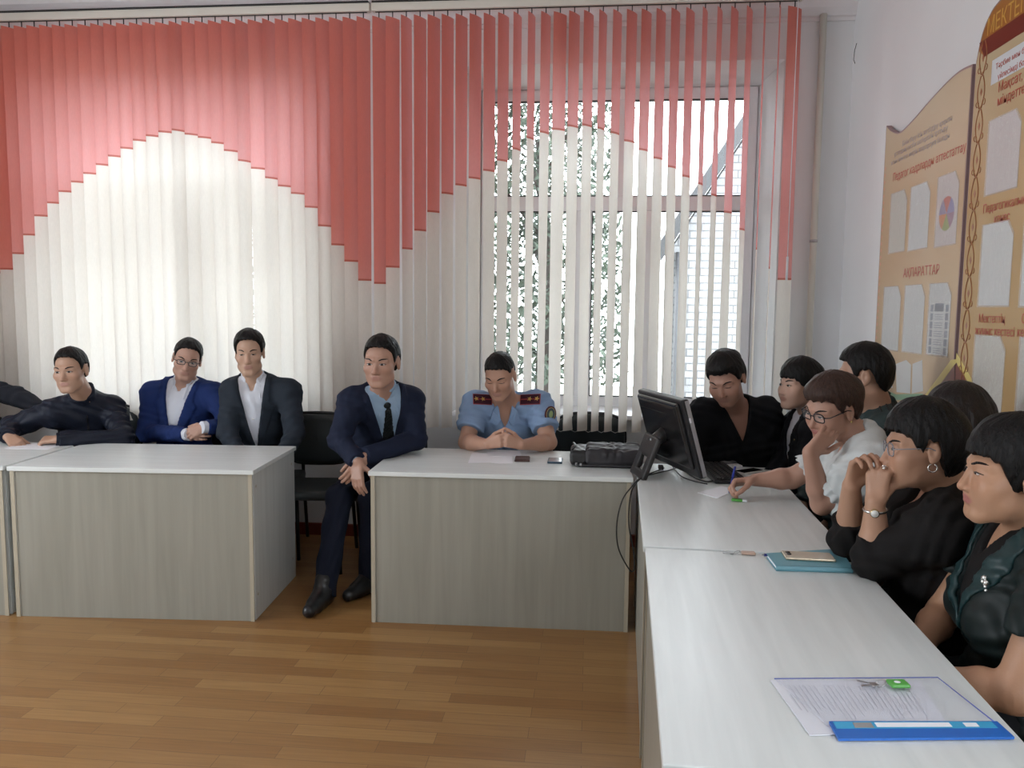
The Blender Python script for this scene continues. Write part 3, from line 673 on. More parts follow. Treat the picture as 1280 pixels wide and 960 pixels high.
# green striped tag
green = mat('green_plastic', (.10, .42, .07), .35); 
p = at_z(925, 627, TH); rt = empty('plastic_tag', (p[0], p[1], TH), 'small green and white tag on the desk near the writing hand', 'tag', None, -.25)
mb = MB(); mb.box((-.012, 0, .006), (.045, .022, .010), bev=.003); mb.build('cover', green, rt); mb = MB(); mb.box((.018, 0, .006), (.022, .020, .009), bev=.003); mb.build('cap', white_paper, rt)
def keyring(px, py, rz, fob_m, fob_size, label, kz=TH):
    p = at_z(px, py, kz); rt = empty('key_ring', (p[0], p[1], kz), label, 'keys', None, rz)
    mb = MB(); mb.box((.026, 0, .006), (*fob_size, .008), bev=.0035, seg=2); mb.build('fob', fob_m, rt)
    mb = MB(); mb.tube([(-.012+.011*math.cos(a_), .011*math.sin(a_), .006+.006*math.cos(a_)) for a_ in np.linspace(0, 6.283, 20)], .0013, 6, cap=False); mb.build('ring', metal, rt)
    for k, an in enumerate((2.6, 3.4)):
        q = Vector((-.018, 0, .003+.0025*k)); d = Vector((math.cos(an), math.sin(an), 0)); mb = MB()
        mb.box(q+d*.008, (.016, .015, .002), rz=an, bev=.0008); mb.box(q+d*.026, (.026, .005, .0018), rz=an); mb.build('key', metal, rt)
    return rt
keyring(925, 693, .0, mat('pinkish_beige_fob', (.52, .36, .28), .4), (.044, .024), 'small keys with a pinkish beige fob left of the teal notebook')
k2 = keyring(1107, 858, .12, green, (.040, .030), 'small keys with a green fob lying on the clear folder', TH+.0065)
mb = MB(); mb.ball((.024, 0, .0098), (.007, .006, .0009)); mb.build('white_logo', white_paper, k2)
def pen(A, B, label, m_b):
    A, B = Vector(A), Vector(B); d = (B-A); L = d.length; d.normalize(); rt = empty('ballpoint_pen', A, label, 'pen')
    mb = MB(); mb.tube([A, A+d*.008], [.0009, .0032], 10); mb.build('tip', metal, rt, world=True)
    mb = MB(); mb.tube([A+d*.008, A+d*(L*.62)], .0042, 10); mb.build('barrel', m_b, rt, world=True)
    mb = MB(); mb.tube([A+d*(L*.62), A+d*L], [.0052, .0046], 10); n_ = d.orthogonal().normalized(); mb.tube([A+d*(L*.97)+n_*.0052, A+d*(L*.70)+n_*.0075], .0013, 6); mb.build('cap', m_b, rt, world=True); return rt
blue_pl = mat('blue_pen_plastic', (.015, .035, .30), .3)
pen(at_z(911, 618, TH+.004), at(919, 583, at_z(911, 618, TH)[1]+.01), 'blue ballpoint pen held upright in the writing hand', blue_pl)
# teal notebook with a phone on it and a pen beside it
nb = [at_z(x, y, TH) for x, y in ((958, 698), (1050, 692), (1066, 717), (970, 714))]
rt = empty('notebook', (*np.mean(nb, axis=0)[:2], TH), 'teal notebook under the pale gold phone', 'notebook')
teal = mat('teal_cover', (.13, .33, .40), .45)
mb = MB(); mb.prism([tuple(p+np.array([0, 0, .001])) for p in nb], (0, 0, .003)); mb.prism([tuple(p+np.array([0, 0, .014])) for p in nb], (0, 0, .003))
e1, e2 = nb[3], nb[2]; mb.prism([tuple(e1+np.array([0, 0, .001])), tuple(e2+np.array([0, 0, .001])), tuple(e2+np.array([0, -.003, .008])), tuple(e2+np.array([0, 0, .017])), tuple(e1+np.array([0, 0, .017])), tuple(e1+np.array([0, -.003, .008]))], Vector((0, .003, 0))); mb.build('cover', teal, rt, world=True)
cc = np.mean(nb, axis=0); mb = MB(); mb.prism([tuple(cc+(p-cc)*.97+np.array([0, 0, .004])) for p in nb], (0, 0, .010)); mb.build('pages', white_paper, rt, world=True)
gp = slab('mobile_phone', 1010, 697, TH+.0175, (.150, .074), -.03, .01, [('frame', mat('gold_frame', (.55, .46, .34), .25, .7), 0, 0, .008), ('back_glass', mat('pale_gold_glass', (.62, .55, .45), .12), .002, .0075, .001)], 'pale gold phone lying on the teal notebook', 'phone')
for yy in (.018, -.002):
    mb = MB(); mb.tube([(-.058, yy, .008), (-.058, yy, .0105)], .0075, 16); mb.build('camera_lens', screen_off, gp)
pen(at_z(952, 693.5, TH+.005), at_z(992, 694.5, TH+.005), 'blue ballpoint pen lying beside the teal notebook', mat('navy_pen_plastic', (.012, .02, .16), .3))
# clear folder with printed sheets and a blue binding
fp = [at_z(x, y, TH) for x, y in ((963, 850), (1172, 849), (1268, 925), (1042, 922))]
rt = empty('clear_folder', (*np.mean(fp, axis=0)[:2], TH), 'clear plastic folder with printed sheets and blue binding strip', 'folder')
def lerp2(u, v, z): return tuple(fp[0]*(1-u)*(1-v)+fp[1]*u*(1-v)+fp[2]*u*v+fp[3]*(1-u)*v+np.array([0, 0, z]))
paper_out = [at_z(x, y, TH+.001) for x, y in ((963, 851), (1150, 853), (1190, 915), (1012, 920))]
mb = MB(); mb.prism([tuple(p) for p in paper_out], (0, 0, .002)); mb.build('sheets', mat('folder_paper', (.72, .74, .80), .6), rt, world=True)
inkm = mat('pale_print', (.50, .51, .57), .7); mb = MB()
def qpt(u, v, z=.0032): return tuple(paper_out[0]*(1-u)*(1-v)+paper_out[1]*u*(1-v)+paper_out[2]*u*v+paper_out[3]*(1-u)*v+np.array([0, 0, z]))
r = random.Random(4)
for k in range(26):
    u = .06+.033*k; v0 = .12 if k % 7 else .3; v1 = .55+.35*r.random() if k % 7 else .6
    mb.prism([qpt(u, v0), qpt(u+.006, v0), qpt(u+.006, v1), qpt(u, v1)], (0, 0, .0002))
mb.build('printed_lines', inkm, rt, world=True)
mb = MB(); mb.prism([lerp2(.02, .02, .0036), lerp2(1, 0, .0036), lerp2(1, .86, .0036), lerp2(.02, .86, .0036)], (0, 0, .0008))
fold_pl = mat('clear_plastic', (.85, .88, .95), .1, alpha=.18, bump=.1, bscale=12); mb.build('cover_sheet', fold_pl, rt, world=True)
mb = MB(); mb.tube([lerp2(.02, .01, .004), lerp2(1, 0, .004), lerp2(1, .86, .004)], .0014, 5); mb.build('blue_edge', mat('violet_blue_edge', (.08, .12, .42), .4), rt, world=True)
sp0 = [at_z(x, y, TH+.001) for x, y in ((1036, 907), (1246, 907), (1268, 925), (1048, 927))]
def spq(u, v, z): return tuple(sp0[0]*(1-u)*(1-v)+sp0[1]*u*(1-v)+sp0[2]*u*v+sp0[3]*(1-u)*v+np.array([0, 0, z]))
mb = MB(); mb.prism([spq(0, 0, .004), spq(1, 0, .004), spq(1, 1, .001), spq(0, 1, .001)], (0, 0, .005)); sp_ = mb.build('binding_strip', mat('blue_binding', (.02, .14, .52), .3), rt, world=True)
mb = MB(); mb.prism([spq(.02, .05, .0091), spq(.96, .05, .0091), spq(.96, .45, .0078), spq(.02, .45, .0078)], (0, 0, .0004)); mb.build('cyan_stripe', mat('cyan_print', (.05, .36, .62), .4), sp_, world=True)
mb = MB(); mb.prism([spq(.26, .12, .0095), spq(.70, .12, .0095), spq(.70, .38, .0086), spq(.26, .38, .0086)], (0, 0, .0003)); mb.prism([spq(.78, .14, .0095), spq(.86, .14, .0095), spq(.86, .38, .0086), spq(.78, .38, .0086)], (0, 0, .0003)); mb.build('label_window', white_paper, sp_, world=True)
mb = MB(); mb.prism([spq(.13, .12, .0095), spq(.24, .12, .0095), spq(.24, .42, .0084), spq(.13, .42, .0084)], (0, 0, .0003)); mb.build('grey_label', mat('grey_label_print', (.30, .30, .30), .5), sp_, world=True)
# ------------------------------------------------------------------ solid modelling on a grid (for bodies, hair and clothes)
V3 = lambda *a: np.array(a, dtype=np.float64)
def unit(v): v = np.asarray(v, float); return v/np.linalg.norm(v)
class Field:
    def __init__(s, lo, hi, res, fine=()):
        s.ax = []
        for d in range(3):
            x = lo[d]; xs = [x]
            while x < hi[d]:
                r = res
                for (fl, fh, fr) in fine:
                    if fl[d]-res <= x <= fh[d]: r = min(r, fr)
                x += r; xs.append(x)
            s.ax.append(np.array(xs, dtype=np.float32))
        s.D = np.full([len(a) for a in s.ax], .15, dtype=np.float32)
    def sl(s, lo, hi):
        o = []
        for d in range(3):
            i = max(0, np.searchsorted(s.ax[d], lo[d])-1); j = min(len(s.ax[d]), np.searchsorted(s.ax[d], hi[d])+1)
            if j <= i: return None
            o.append(slice(i, j))
        return tuple(o)
    def pts(s, sl):
        return s.ax[0][sl[0]][:, None, None], s.ax[1][sl[1]][None, :, None], s.ax[2][sl[2]][None, None, :]
    def prim(s, p, inf=0.0, pad=.03):
        if p[0] in 'cf':
            a, b, ra, rb = p[1:5]; ra, rb = ra+inf, rb+inf; r = max(ra, rb)+pad
            sl = s.sl(np.minimum(a, b)-r, np.maximum(a, b)+r)
            if sl is None: return None, None
            x, y, z = s.pts(sl); ba = b-a; L2 = float(ba@ba)+1e-12
            px, py, pz = x-a[0], y-a[1], z-a[2]
            t = (px*ba[0]+py*ba[1]+pz*ba[2])/L2; tc = np.clip(t, 0, 1)
            d = np.sqrt((px-tc*ba[0])**2+(py-tc*ba[1])**2+(pz-tc*ba[2])**2)-(ra+(rb-ra)*tc)
            if p[0] == 'f': d = np.maximum(d, (t-1)*math.sqrt(L2))
            return sl, d
        if p[0] == 'e':
            c, r, R = p[1:4]; r = np.asarray(r, float)+inf; ext = np.sqrt(((R*r)**2).sum(1))+pad
            sl = s.sl(c-ext, c+ext)
            if sl is None: return None, None
            x, y, z = s.pts(sl); qx, qy, qz = x-c[0], y-c[1], z-c[2]
            l = [R[0, i]*qx+R[1, i]*qy+R[2, i]*qz for i in range(3)]
            k0 = np.sqrt(sum((l[i]/r[i])**2 for i in range(3))); k1 = np.sqrt(sum((l[i]/r[i]**2)**2 for i in range(3)))+1e-9
            return sl, k0*(k0-1)/k1
    def add(s, p, k=.01, inf=0.0):
        sl, d = s.prim(p, inf, max(.03, k*1.5))
        if sl is None: return
        a = s.D[sl]; h = np.clip(.5+.5*(a-d)/k, 0, 1); s.D[sl] = a*(1-h)+d*h-k*h*(1-h)
    def sub(s, p, k=.01, inf=0.0):
        sl, d = s.prim(p, inf, max(.02, k*1.5))
        if sl is None: return
        a = s.D[sl]; d = -d; h = np.clip(.5-.5*(a-d)/k, 0, 1); s.D[sl] = a*(1-h)+d*h+k*h*(1-h)
    def local(s, o, R, sl=None):
        sl = sl or (slice(None),)*3
        x, y, z = s.pts(sl); qx, qy, qz = x-o[0], y-o[1], z-o[2]
        return [R[0, i]*qx+R[1, i]*qy+R[2, i]*qz for i in range(3)]
    def value(s, p):
        i = [int(np.clip(np.searchsorted(s.ax[d], p[d])-1, 0, len(s.ax[d])-2)) for d in range(3)]
        f = [float((p[d]-s.ax[d][i[d]])/(s.ax[d][i[d]+1]-s.ax[d][i[d]])) for d in range(3)]
        v = s.D[i[0]:i[0]+2, i[1]:i[1]+2, i[2]:i[2]+2]
        v = v[0]*(1-f[0])+v[1]*f[0]; v = v[0]*(1-f[1])+v[1]*f[1]; return float(v[0]*(1-f[2])+v[1]*f[2])
    def mesh(s):
        D = s.D; D[0] = D[-1] = .1; D[:, 0] = D[:, -1] = .1; D[:, :, 0] = D[:, :, -1] = .1
        I = D < 0
        c = I[:-1, :-1, :-1].astype(np.int8)
        for o in ((1, 0, 0), (0, 1, 0), (0, 0, 1), (1, 1, 0), (1, 0, 1), (0, 1, 1), (1, 1, 1)):
            c += I[o[0]:I.shape[0]-1+o[0], o[1]:I.shape[1]-1+o[1], o[2]:I.shape[2]-1+o[2]]
        act = (c > 0) & (c < 8); ijk = np.argwhere(act); n = len(ijk)
        idx = np.full(act.shape, -1, np.int32); idx[act] = np.arange(n)
        cor = np.array([(a, b, d) for a in (0, 1) for b in (0, 1) for d in (0, 1)])
        g = ijk[:, None, :]+cor[None]; val = D[g[..., 0], g[..., 1], g[..., 2]]
        P = np.stack([s.ax[d][g[..., d]] for d in range(3)], -1)
        acc = np.zeros((n, 3)); cnt = np.zeros(n)
        for i in range(8):
            for j in range(i+1, 8):
                if np.abs(cor[i]-cor[j]).sum() != 1: continue
                m = (val[:, i] < 0) != (val[:, j] < 0); t = val[m, i]/(val[m, i]-val[m, j])
                acc[m] += P[m, i]+(P[m, j]-P[m, i])*t[:, None]; cnt[m] += 1
        co = acc/cnt[:, None]; quads = []
        for d in range(3):
            u, v = [(1, 2), (2, 0), (0, 1)][d]
            a = I.take(range(I.shape[d]-1), d); b = I.take(range(1, I.shape[d]), d); q = np.argwhere(a != b)
            q = q[(q[:, u] > 0) & (q[:, v] > 0)]
            eu = np.zeros(3, int); ev = np.zeros(3, int); eu[u] = 1; ev[v] = 1
            f = lambda w: idx[w[:, 0], w[:, 1], w[:, 2]]
            Q = np.stack([f(q-eu-ev), f(q-ev), f(q), f(q-eu)], 1); ins = I[q[:, 0], q[:, 1], q[:, 2]]
            Q[~ins] = Q[~ins][:, ::-1]; quads.append(Q)
        return co, np.concatenate(quads)
def put_mesh(name, co, quads, m, parent):
    me = bpy.data.meshes.new(name); n, f = len(co), len(quads)
    me.vertices.add(n); me.vertices.foreach_set('co', co.astype(np.float32).ravel())
    me.loops.add(f*4); me.loops.foreach_set('vertex_index', quads.astype(np.int32).ravel())
    me.polygons.add(f); me.polygons.foreach_set('loop_start', np.arange(0, f*4, 4, dtype=np.int32)); me.polygons.foreach_set('loop_total', np.full(f, 4, np.int32))
    me.polygons.foreach_set('use_smooth', np.ones(f, bool)); me.update(calc_edges=True)
    o = link(name, me, m, parent); fit(o); return o
Cc = lambda a, b, ra, rb: ('c', np.asarray(a, float), np.asarray(b, float), ra, rb)
Cf = lambda a, b, ra, rb: ('f', np.asarray(a, float), np.asarray(b, float), ra, rb)
El = lambda c, r, R=np.eye(3): ('e', np.asarray(c, float), r, R)

# ------------------------------------------------------------------ people
skin_m = mat('skin', (.5, .3, .2), .48, attr='tint', bump=.06, bscale=220)
hair_blk = mat('black_hair', (.005, .0045, .0045), .45, spec=.22, bump=.5, bscale=40, stretch=(6, 6, 1.2), var=.3, vscale=30)
eye_m = [mat('eye_white', (.55, .52, .50), .25), mat('eye_iris', (.015, .010, .008), .15)]
lash_m = mat('lash_black', (.012, .010, .010), .5)
lens_m = bpy.data.materials.new('spectacle_lens'); lens_m.use_nodes = True
_b = lens_m.node_tree.nodes['Principled BSDF']; _b.inputs['Base Color'].default_value = (.9, .93, .95, 1); _b.inputs['Alpha'].default_value = .05; _b.inputs['Roughness'].default_value = .05
def rotm(th, pitch=0, roll=0):
    """columns: right, forward, up of a head or body that faces heading th (0 = towards the camera side -Y, +90 = +X), pitch down, roll to its own left"""
    th, pitch, roll = map(math.radians, (th, pitch, roll))
    B = np.array([[-1, 0, 0], [0, -1, 0], [0, 0, 1.]]).T
    Z = np.array([[math.cos(th), -math.sin(th), 0], [math.sin(th), math.cos(th), 0], [0, 0, 1]])
    X = np.array([[1, 0, 0], [0, math.cos(-pitch), -math.sin(-pitch)], [0, math.sin(-pitch), math.cos(-pitch)]])
    Y = np.array([[math.cos(roll), 0, math.sin(roll)], [0, 1, 0], [-math.sin(roll), 0, math.cos(roll)]])
    return Z @ B @ X @ Y
def head_prims(c, R, s, wide=1.0, longf=1.0, fem=False):
    def w(x, y, z): return c+R @ (np.array([x*wide, y, z*(longf if z < 0 else 1)])*s)
    def r(*a): return np.array(a)*s
    jw = .88 if fem else 1.0
    out = [(El(w(0, -.015, .035), r(.076*wide, .095, .082), R), .01), (El(w(0, .030, -.020), r(.066*wide, .062, .088), R), .02),
           (El(w(0, .038, -.072), r(.052*wide*(.95 if fem else 1), .050, .040), R), .03), (Cc(w(-.012, .074, -.101), w(.012, .074, -.101), .017*s, .017*s), .02),
           (Cc(w(-.047*jw, .030, -.070), w(-.020*jw, .066, -.098), .020*s, .016*s), .02), (Cc(w(.047*jw, .030, -.070), w(.020*jw, .066, -.098), .020*s, .016*s), .02)]
    for q in (-1, 1):
        out += [(El(w(q*.044, .060, -.022), r(.024, .022, .020), R), .025), (Cc(w(q*.012, .085-(.003 if fem else 0), .024), w(q*.048, .068-(.003 if fem else 0), .022), .010*s, .009*s), .016)]
        if fem: out.append((El(w(q*.036, .062, -.045), r(.024, .020, .024), R), .03))
    sub = [(El(w(q*.032, .100, .004), r(.017, .014, .0105), R), .012) for q in (-1, 1)]
    out2 = [(El(w(q*.0315, .0755, .003), r(.0155, .0125, .0125), R), .004) for q in (-1, 1)]
    nb = .9 if fem else 1.0
    out2 += [(Cc(w(0, .083, .010), w(0, .105*1, -.034), .0075*s, .0125*s*nb), .010), (El(w(0, .101, -.037), r(.011*nb, .011, .009), R), .006)]
    for q in (-1, 1): out2 += [(El(w(q*.0135*nb, .094, -.039), r(.0075, .009, .0075), R), .006)]
    out2 += [(El(w(0, .082, -.066), r(.026, .013, .016), R), .012), (Cc(w(-.016, .0905, -.0605), w(.016, .0905, -.0605), .0042*s, .0042*s), .006), (Cc(w(-.013, .0895, -.0705), w(.013, .0895, -.0705), .0052*s, .0052*s), .006)]
    sub2 = [(Cc(w(-.021, .099, -.0652), w(.021, .099, -.0652), .0038*s, .0038*s), .004), (Cc(w(-.010, .099, -.083), w(.010, .099, -.083), .006*s, .006*s), .010)]
    for q in (-1, 1): sub2.append((El(w(q*.006, .104, -.046), r(.003, .004, .003), R), .003))
    ears = []
    for q in (-1, 1):
        ears += [(El(w(q*.078, -.012, -.002), r(.009, .019, .031), R), .008), (El(w(q*.080, -.006, -.026), r(.007, .010, .011), R), .006)]
        sub2.append((El(w(q*.089, -.006, .002), r(.008, .010, .018), R), .005))
    return out, sub, out2+ears, sub2, w
def hand_prims(wr, d, n, side, curl=(35, 45, 30), s=1.0, thumb=(.5, .6), fan=.10, per=(0, 0, 0, 0)):
    d = unit(d); n = np.asarray(n, float); n = unit(n-d*(n@d)); t = np.cross(d, n)*(1 if side == 'R' else -1)
    out = []; offs = (.027, .009, -.010, -.027); kl = (.088, .090, .086, .079); ln = (.072, .080, .075, .058)
    wr = np.asarray(wr, float)
    for i in range(4):
        kn = wr+(d*kl[i]+t*offs[i])*s
        out.append((Cc(wr+(d*.006+t*offs[i]*.55)*s, kn, .0125*s, .0105*s), .012))
    for i in range(4):
        kn = wr+(d*kl[i]+t*offs[i])*s; dd = unit(d+t*fan*(1.5-i)*.7); a = 0; p = kn; rr = (.0092, .0096, .0092, .0082)[i]
        for j, f in enumerate((.45, .30, .25)):
            a += math.radians(curl[j]+per[i]*(1 if j else .5)); q = p+(dd*math.cos(a)+n*math.sin(a))*ln[i]*f*s
            out.append((Cc(p, q, rr*s*(1-.07*j), rr*s*(.93-.09*j)), .003)); p = q
    b = wr+(d*.022+t*.020+n*.006)*s; td = unit(d*.75+t*thumb[0]*1.4+n*thumb[1]); m1 = b+td*.042*s
    t2 = unit(td+d*.5-t*.25+n*.15); m2 = m1+t2*.034*s; m3 = m2+unit(t2+d*.2)*.026*s
    out += [(Cc(b, m1, .0145*s, .0115*s), .012), (Cc(m1, m2, .0105*s, .0098*s), .004), (Cc(m2, m3, .0096*s, .0078*s), .004)]
    return out

def person(label, J, th, pitch, roll, hs=1.0, wide=1.0, longf=1.0, fem=False, skin=(.46, .27, .19), lips=(.37, .19, .15), bulk=1.0, depth=1.0,
           bh=None, hands=None, res=(.0048, .0072), eyes='open', neck=.054, chin_up=0, bust=0, arm=1.0, seat=True, legs_res=.010, brow=1.0):
    """J: joints in the room's frame. Returns a record for the clothes."""
    hc = np.asarray(J['head']); R = rotm(th, pitch, roll); nb = np.asarray(J['nb']); pel = np.asarray(J['pel'])
    shR, shL = np.asarray(J['shR']), np.asarray(J['shL'])
    up = unit(nb-pel); rt = shR-shL; W = np.linalg.norm(rt)/2; rt = unit(rt-up*(rt@up)); fw = np.cross(up, rt); RTm = np.stack([rt, fw, up], 1)
    bh = th if bh is None else bh; hv = V3(math.sin(math.radians(bh)), -math.cos(math.radians(bh)), 0); hr = V3(hv[1], -hv[0], 0)   # right of the heading
    for q, k in ((1, 'R'), (-1, 'L')):
        J.setdefault('hip'+k, V3(*(pel[:2]+hr[:2]*q*.085), .558)); J.setdefault('kn'+k, V3(*(J['hip'+k][:2]+hv[:2]*.42+hr[:2]*q*.05), .535))
        J.setdefault('an'+k, V3(*(J['kn'+k][:2]+hv[:2]*-.03), .085)); J.setdefault('toe'+k, J['an'+k]+hv*.16+V3(0, 0, -.045))
    root = empty('person', (pel[0], pel[1], 0), label, 'person')
    C1 = (nb*.72+pel*.28)
    T = [(El(nb-up*.165-fw*.0, (W*.86*bulk, .112*depth, .19), RTm), .03), (El(nb*.5+pel*.5+fw*.012, (W*.80*bulk, .118*depth, .19), RTm), .06),
         (El(pel+up*.04, (.165*bulk, .125*depth, .13), RTm), .06), (Cc(shR-up*.03-rt*.02, shL-up*.03+rt*.02, .058*arm, .058*arm), .05)]
    for q in (shR, shL): T += [(Cc(nb+up*.004, q*.80+nb*.2+up*.002, .044, .046*arm), .035), (Cc(q, q-up*.01, .056*arm, .056*arm), .03)]
    if bust:
        for q in (-1, 1): T.append((El(nb-up*.225+fw*.085*depth+rt*q*.075, (.078*bust, .072*bust, .080*bust), RTm), .03))
    AR = {}
    for k in 'RL':
        AR[k] = dict(sh=np.asarray(J['sh'+k]), el=np.asarray(J['el'+k]), wr=np.asarray(J['wr'+k]))
    rec = dict(root=root, T=T, A=AR, nb=nb, pel=pel, up=up, fw=fw, rt=rt, R=RTm, W=W, J=J, hc=hc, hR=R, hs=hs, arm=arm, res=res, bh=bh, hv=hv, hr=hr, fem=fem, neck=neck)
    # ---- the body: one continuous surface
    o1, s1, o2, s2, wfun = head_prims(hc, R, hs, wide, longf, fem); rec['w'] = wfun
    HP = []
    for k in 'RL':
        h = (hands or {}).get(k)
        if h is None: h = dict(d=unit(AR[k]['wr']-AR[k]['el']), n=V3(0, 0, -1))
        HP += hand_prims(AR[k]['wr'], h['d'], h['n'], k, **{a: b for a, b in h.items() if a not in 'dn'})
    P = [hc+V3(a, b, c)*.15 for a in (-1, 1) for b in (-1, 1) for c in (-1, 1)]+[J[x] for x in J]+[p[0][1] for p in T]
    lo = np.min(P, 0)-.22; hi = np.max(P, 0)+.22; lo[2] = max(lo[2], .0)
    fine = [(hc-.125*hs-.01, hc+.135*hs, res[0])]
    for k in 'RL':
        q = [p[0][1] for p in HP[:len(HP)//2]] if k == 'R' else [p[0][1] for p in HP[len(HP)//2:]]
        fine.append((np.min(q, 0)-.02, np.max(q, 0)+.02, max(res[0], .0036)))
    F = Field(lo, hi, .012, fine)
    for p, k in T: F.add(p, k)
    for k in 'RL':
        a = AR[k]; F.add(Cc(a['sh'], a['el'], .050*arm, .040*arm), .03); F.add(Cc(a['el'], a['el']*.7+a['wr']*.3, .039*arm, .041*arm), .015); F.add(Cc(a['el']*.7+a['wr']*.3, a['wr'], .040*arm, .0265), .015)
        F.add(Cc(J['hip'+k], J['kn'+k], .074, .054), .04); F.add(Cc(J['kn'+k], J['an'+k], .052, .036), .02); F.add(Cc(J['an'+k], J['toe'+k], .036, .026), .02)
    F.add(Cc(nb-up*.01, wfun(0, -.022, -.055), neck*1.08, neck), .03); F.add(Cc(nb+fw*.02, wfun(0, .01, -.07), neck*.75, neck*.72), .03)
    for p, k in o1: F.add(p, k*hs)
    for p, k in s1: F.sub(p, k*hs)
    for p, k in o2: F.add(p, k*hs)
    for p, k in s2: F.sub(p, k*hs)
    for p, k in HP: F.add(p, k)
    rec['F'] = F
    co, qd = F.mesh(); body = put_mesh('body', co, qd, skin_m, root)
    L = (co-hc) @ R/hs; L[:, 0] /= wide
    col = np.ones((len(co), 4), np.float32); col[:, :3] = skin
    def paint(mask, c): m_ = np.clip(mask, 0, 1)[:, None]; col[:, :3] = col[:, :3]*(1-m_)+np.array(c)*m_
    zz = L[:, 2]/np.where(L[:, 2] < 0, longf, 1)
    paint((1.25-np.sqrt((L[:, 0]/.024)**2+((zz+.0655)/.0105)**2))*3*(L[:, 1] > .07)*(L[:, 1] < .108), lips)
    rosy = np.exp(-((np.abs(L[:, 0])-.042)/.02)**2-((zz+.025)/.02)**2)*(L[:, 1] > .03)*.22+np.exp(-(L[:, 0]/.014)**2-((zz+.034)/.016)**2)*(L[:, 1] > .08)*.25
    paint(rosy, (skin[0]*1.0, skin[1]*.72, skin[2]*.66))
    a = body.data.attributes.new('tint', 'FLOAT_COLOR', 'POINT'); a.data.foreach_set('color', col.ravel())
    # ---- eyes, lashes, brows
    def surf(x, z, y0=.135):
        y = y0
        while y > .03 and F.value(wfun(x, y, z)) > 0: y -= .0012
        return y
    rec['surf'] = surf
    for q in (-1, 1):
        if eyes != 'closed':
            mb = MB(); cx, cz = q*.0315, .0025; y = surf(cx, cz)
            op = .0044 if eyes == 'open' else .0030
            mb.ball((0, 0, 0), (.0125, .0045, op), u=20, v=12)
            for f in mb.bm.faces:
                c_ = f.calc_center_median(); f.material_index = 1 if abs(c_.x) < .0064 and c_.y > 0 else 0
            for v in mb.bm.verts:
                p = wfun(cx/wide+v.co.x, y-.0006+v.co.y+(-.10*abs(v.co.x)), cz+v.co.z-(.0010*abs(v.co.x)/.0125)+.0); v.co = p
            mb.build('eye', eye_m, root, world=True)
        mb = MB(); pts = []; zl = .0062 if eyes == 'open' else (.0046 if eyes == 'half' else .0)
        for x in np.linspace(-.0155, .0165, 7):
            xx = q*.0315+q*x; z = .0025+zl*(1-(x/.019)**2)-.0012; pts.append(wfun(xx, surf(xx, z)+.0006, z))
        mb.tube(pts, [.0007, .0013, .0017, .0018, .0017, .0015, .0008], 6); mb.build('eyelash_line', lash_m, root, world=True)
        mb = MB(); pts = []
        for x in np.linspace(-.018, .021, 7):
            xx = q*.033+q*x; z = .0225+.006*(1-((x-.006)/.028)**2)-.002*(x < -.01); pts.append(wfun(xx, surf(xx, z)-.0006, z))
        mb.tube(pts, [x*brow for x in (.0022, .0034, .0038, .0036, .0032, .0026, .0012)], 6); mb.build('eyebrow', hair_blk, root, world=True)
    return rec

def hair(rec, keys, t=.008, top=.006, m=None, extra=(), res=None, k=.012, side=0, part=0.0, wisp=.003, name='hair', cutk=.85, earcut=False):
    """keys: [(y, lowest z)] along the head from the nape (y<0) to the forehead (y>0), in head units"""
    c, R, s, w = rec['hc'], rec['hR'], rec['hs'], rec['w']; res = res or rec['res'][0]
    F = Field(c-.24, c+.22, res)
    F.add(El(w(0, -.015, .035), np.array((.076+t, .095+t, .082+t))*s, R), .01)
    F.add(El(w(0, -.006, .050+top), np.array((.070+t*.8, .090+t*.6, .072+t))*s, R), .02)
    F.add(El(w(0, -.035, .0), np.array((.070+t, .068+t, .078+t))*s, R), .02)
    if side:
        for q in (-1, 1): F.add(El(w(q*(.058+side*.4), -.015, .005), np.array((.026+side, .062, .070))*s, R), .03)
    l = F.local(c, R); x, y, z = [a/s for a in l]
    ys, zs = zip(*sorted(keys)); h = np.interp(y, ys, zs).astype(np.float32)
    ang = np.arctan2(x, y+.02)
    wv = wisp*(np.sin(ang*23+z*30)+.6*np.sin(ang*41+1.3-z*55))
    F.D += (.0009*(np.sin(ang*29+5*np.sin(x*50+2)+z*20)+np.sin(ang*17+y*60+4*np.sin(z*40)))+.0012*np.sin(x*70+3*np.sin(y*45))).astype(np.float32)
    d = np.maximum(F.D, ((h-z+wv+part*x)*s*cutk).astype(np.float32))
    if earcut:
        for q in (-1, 1):
            e = np.sqrt(((x-q*.085)/.03)**2+((y+.010)/.026)**2+((z-.004)/.038)**2); d = np.maximum(d, ((1-e)*.026*s).astype(np.float32))
    F.D = d
    for p in extra: F.add(El(w(*p[0]), np.array(p[1])*s, R), p[2] if len(p) > 2 else .02)
    co, qd = F.mesh(); return put_mesh(name, co, qd, m or hair_blk, rec['root'])

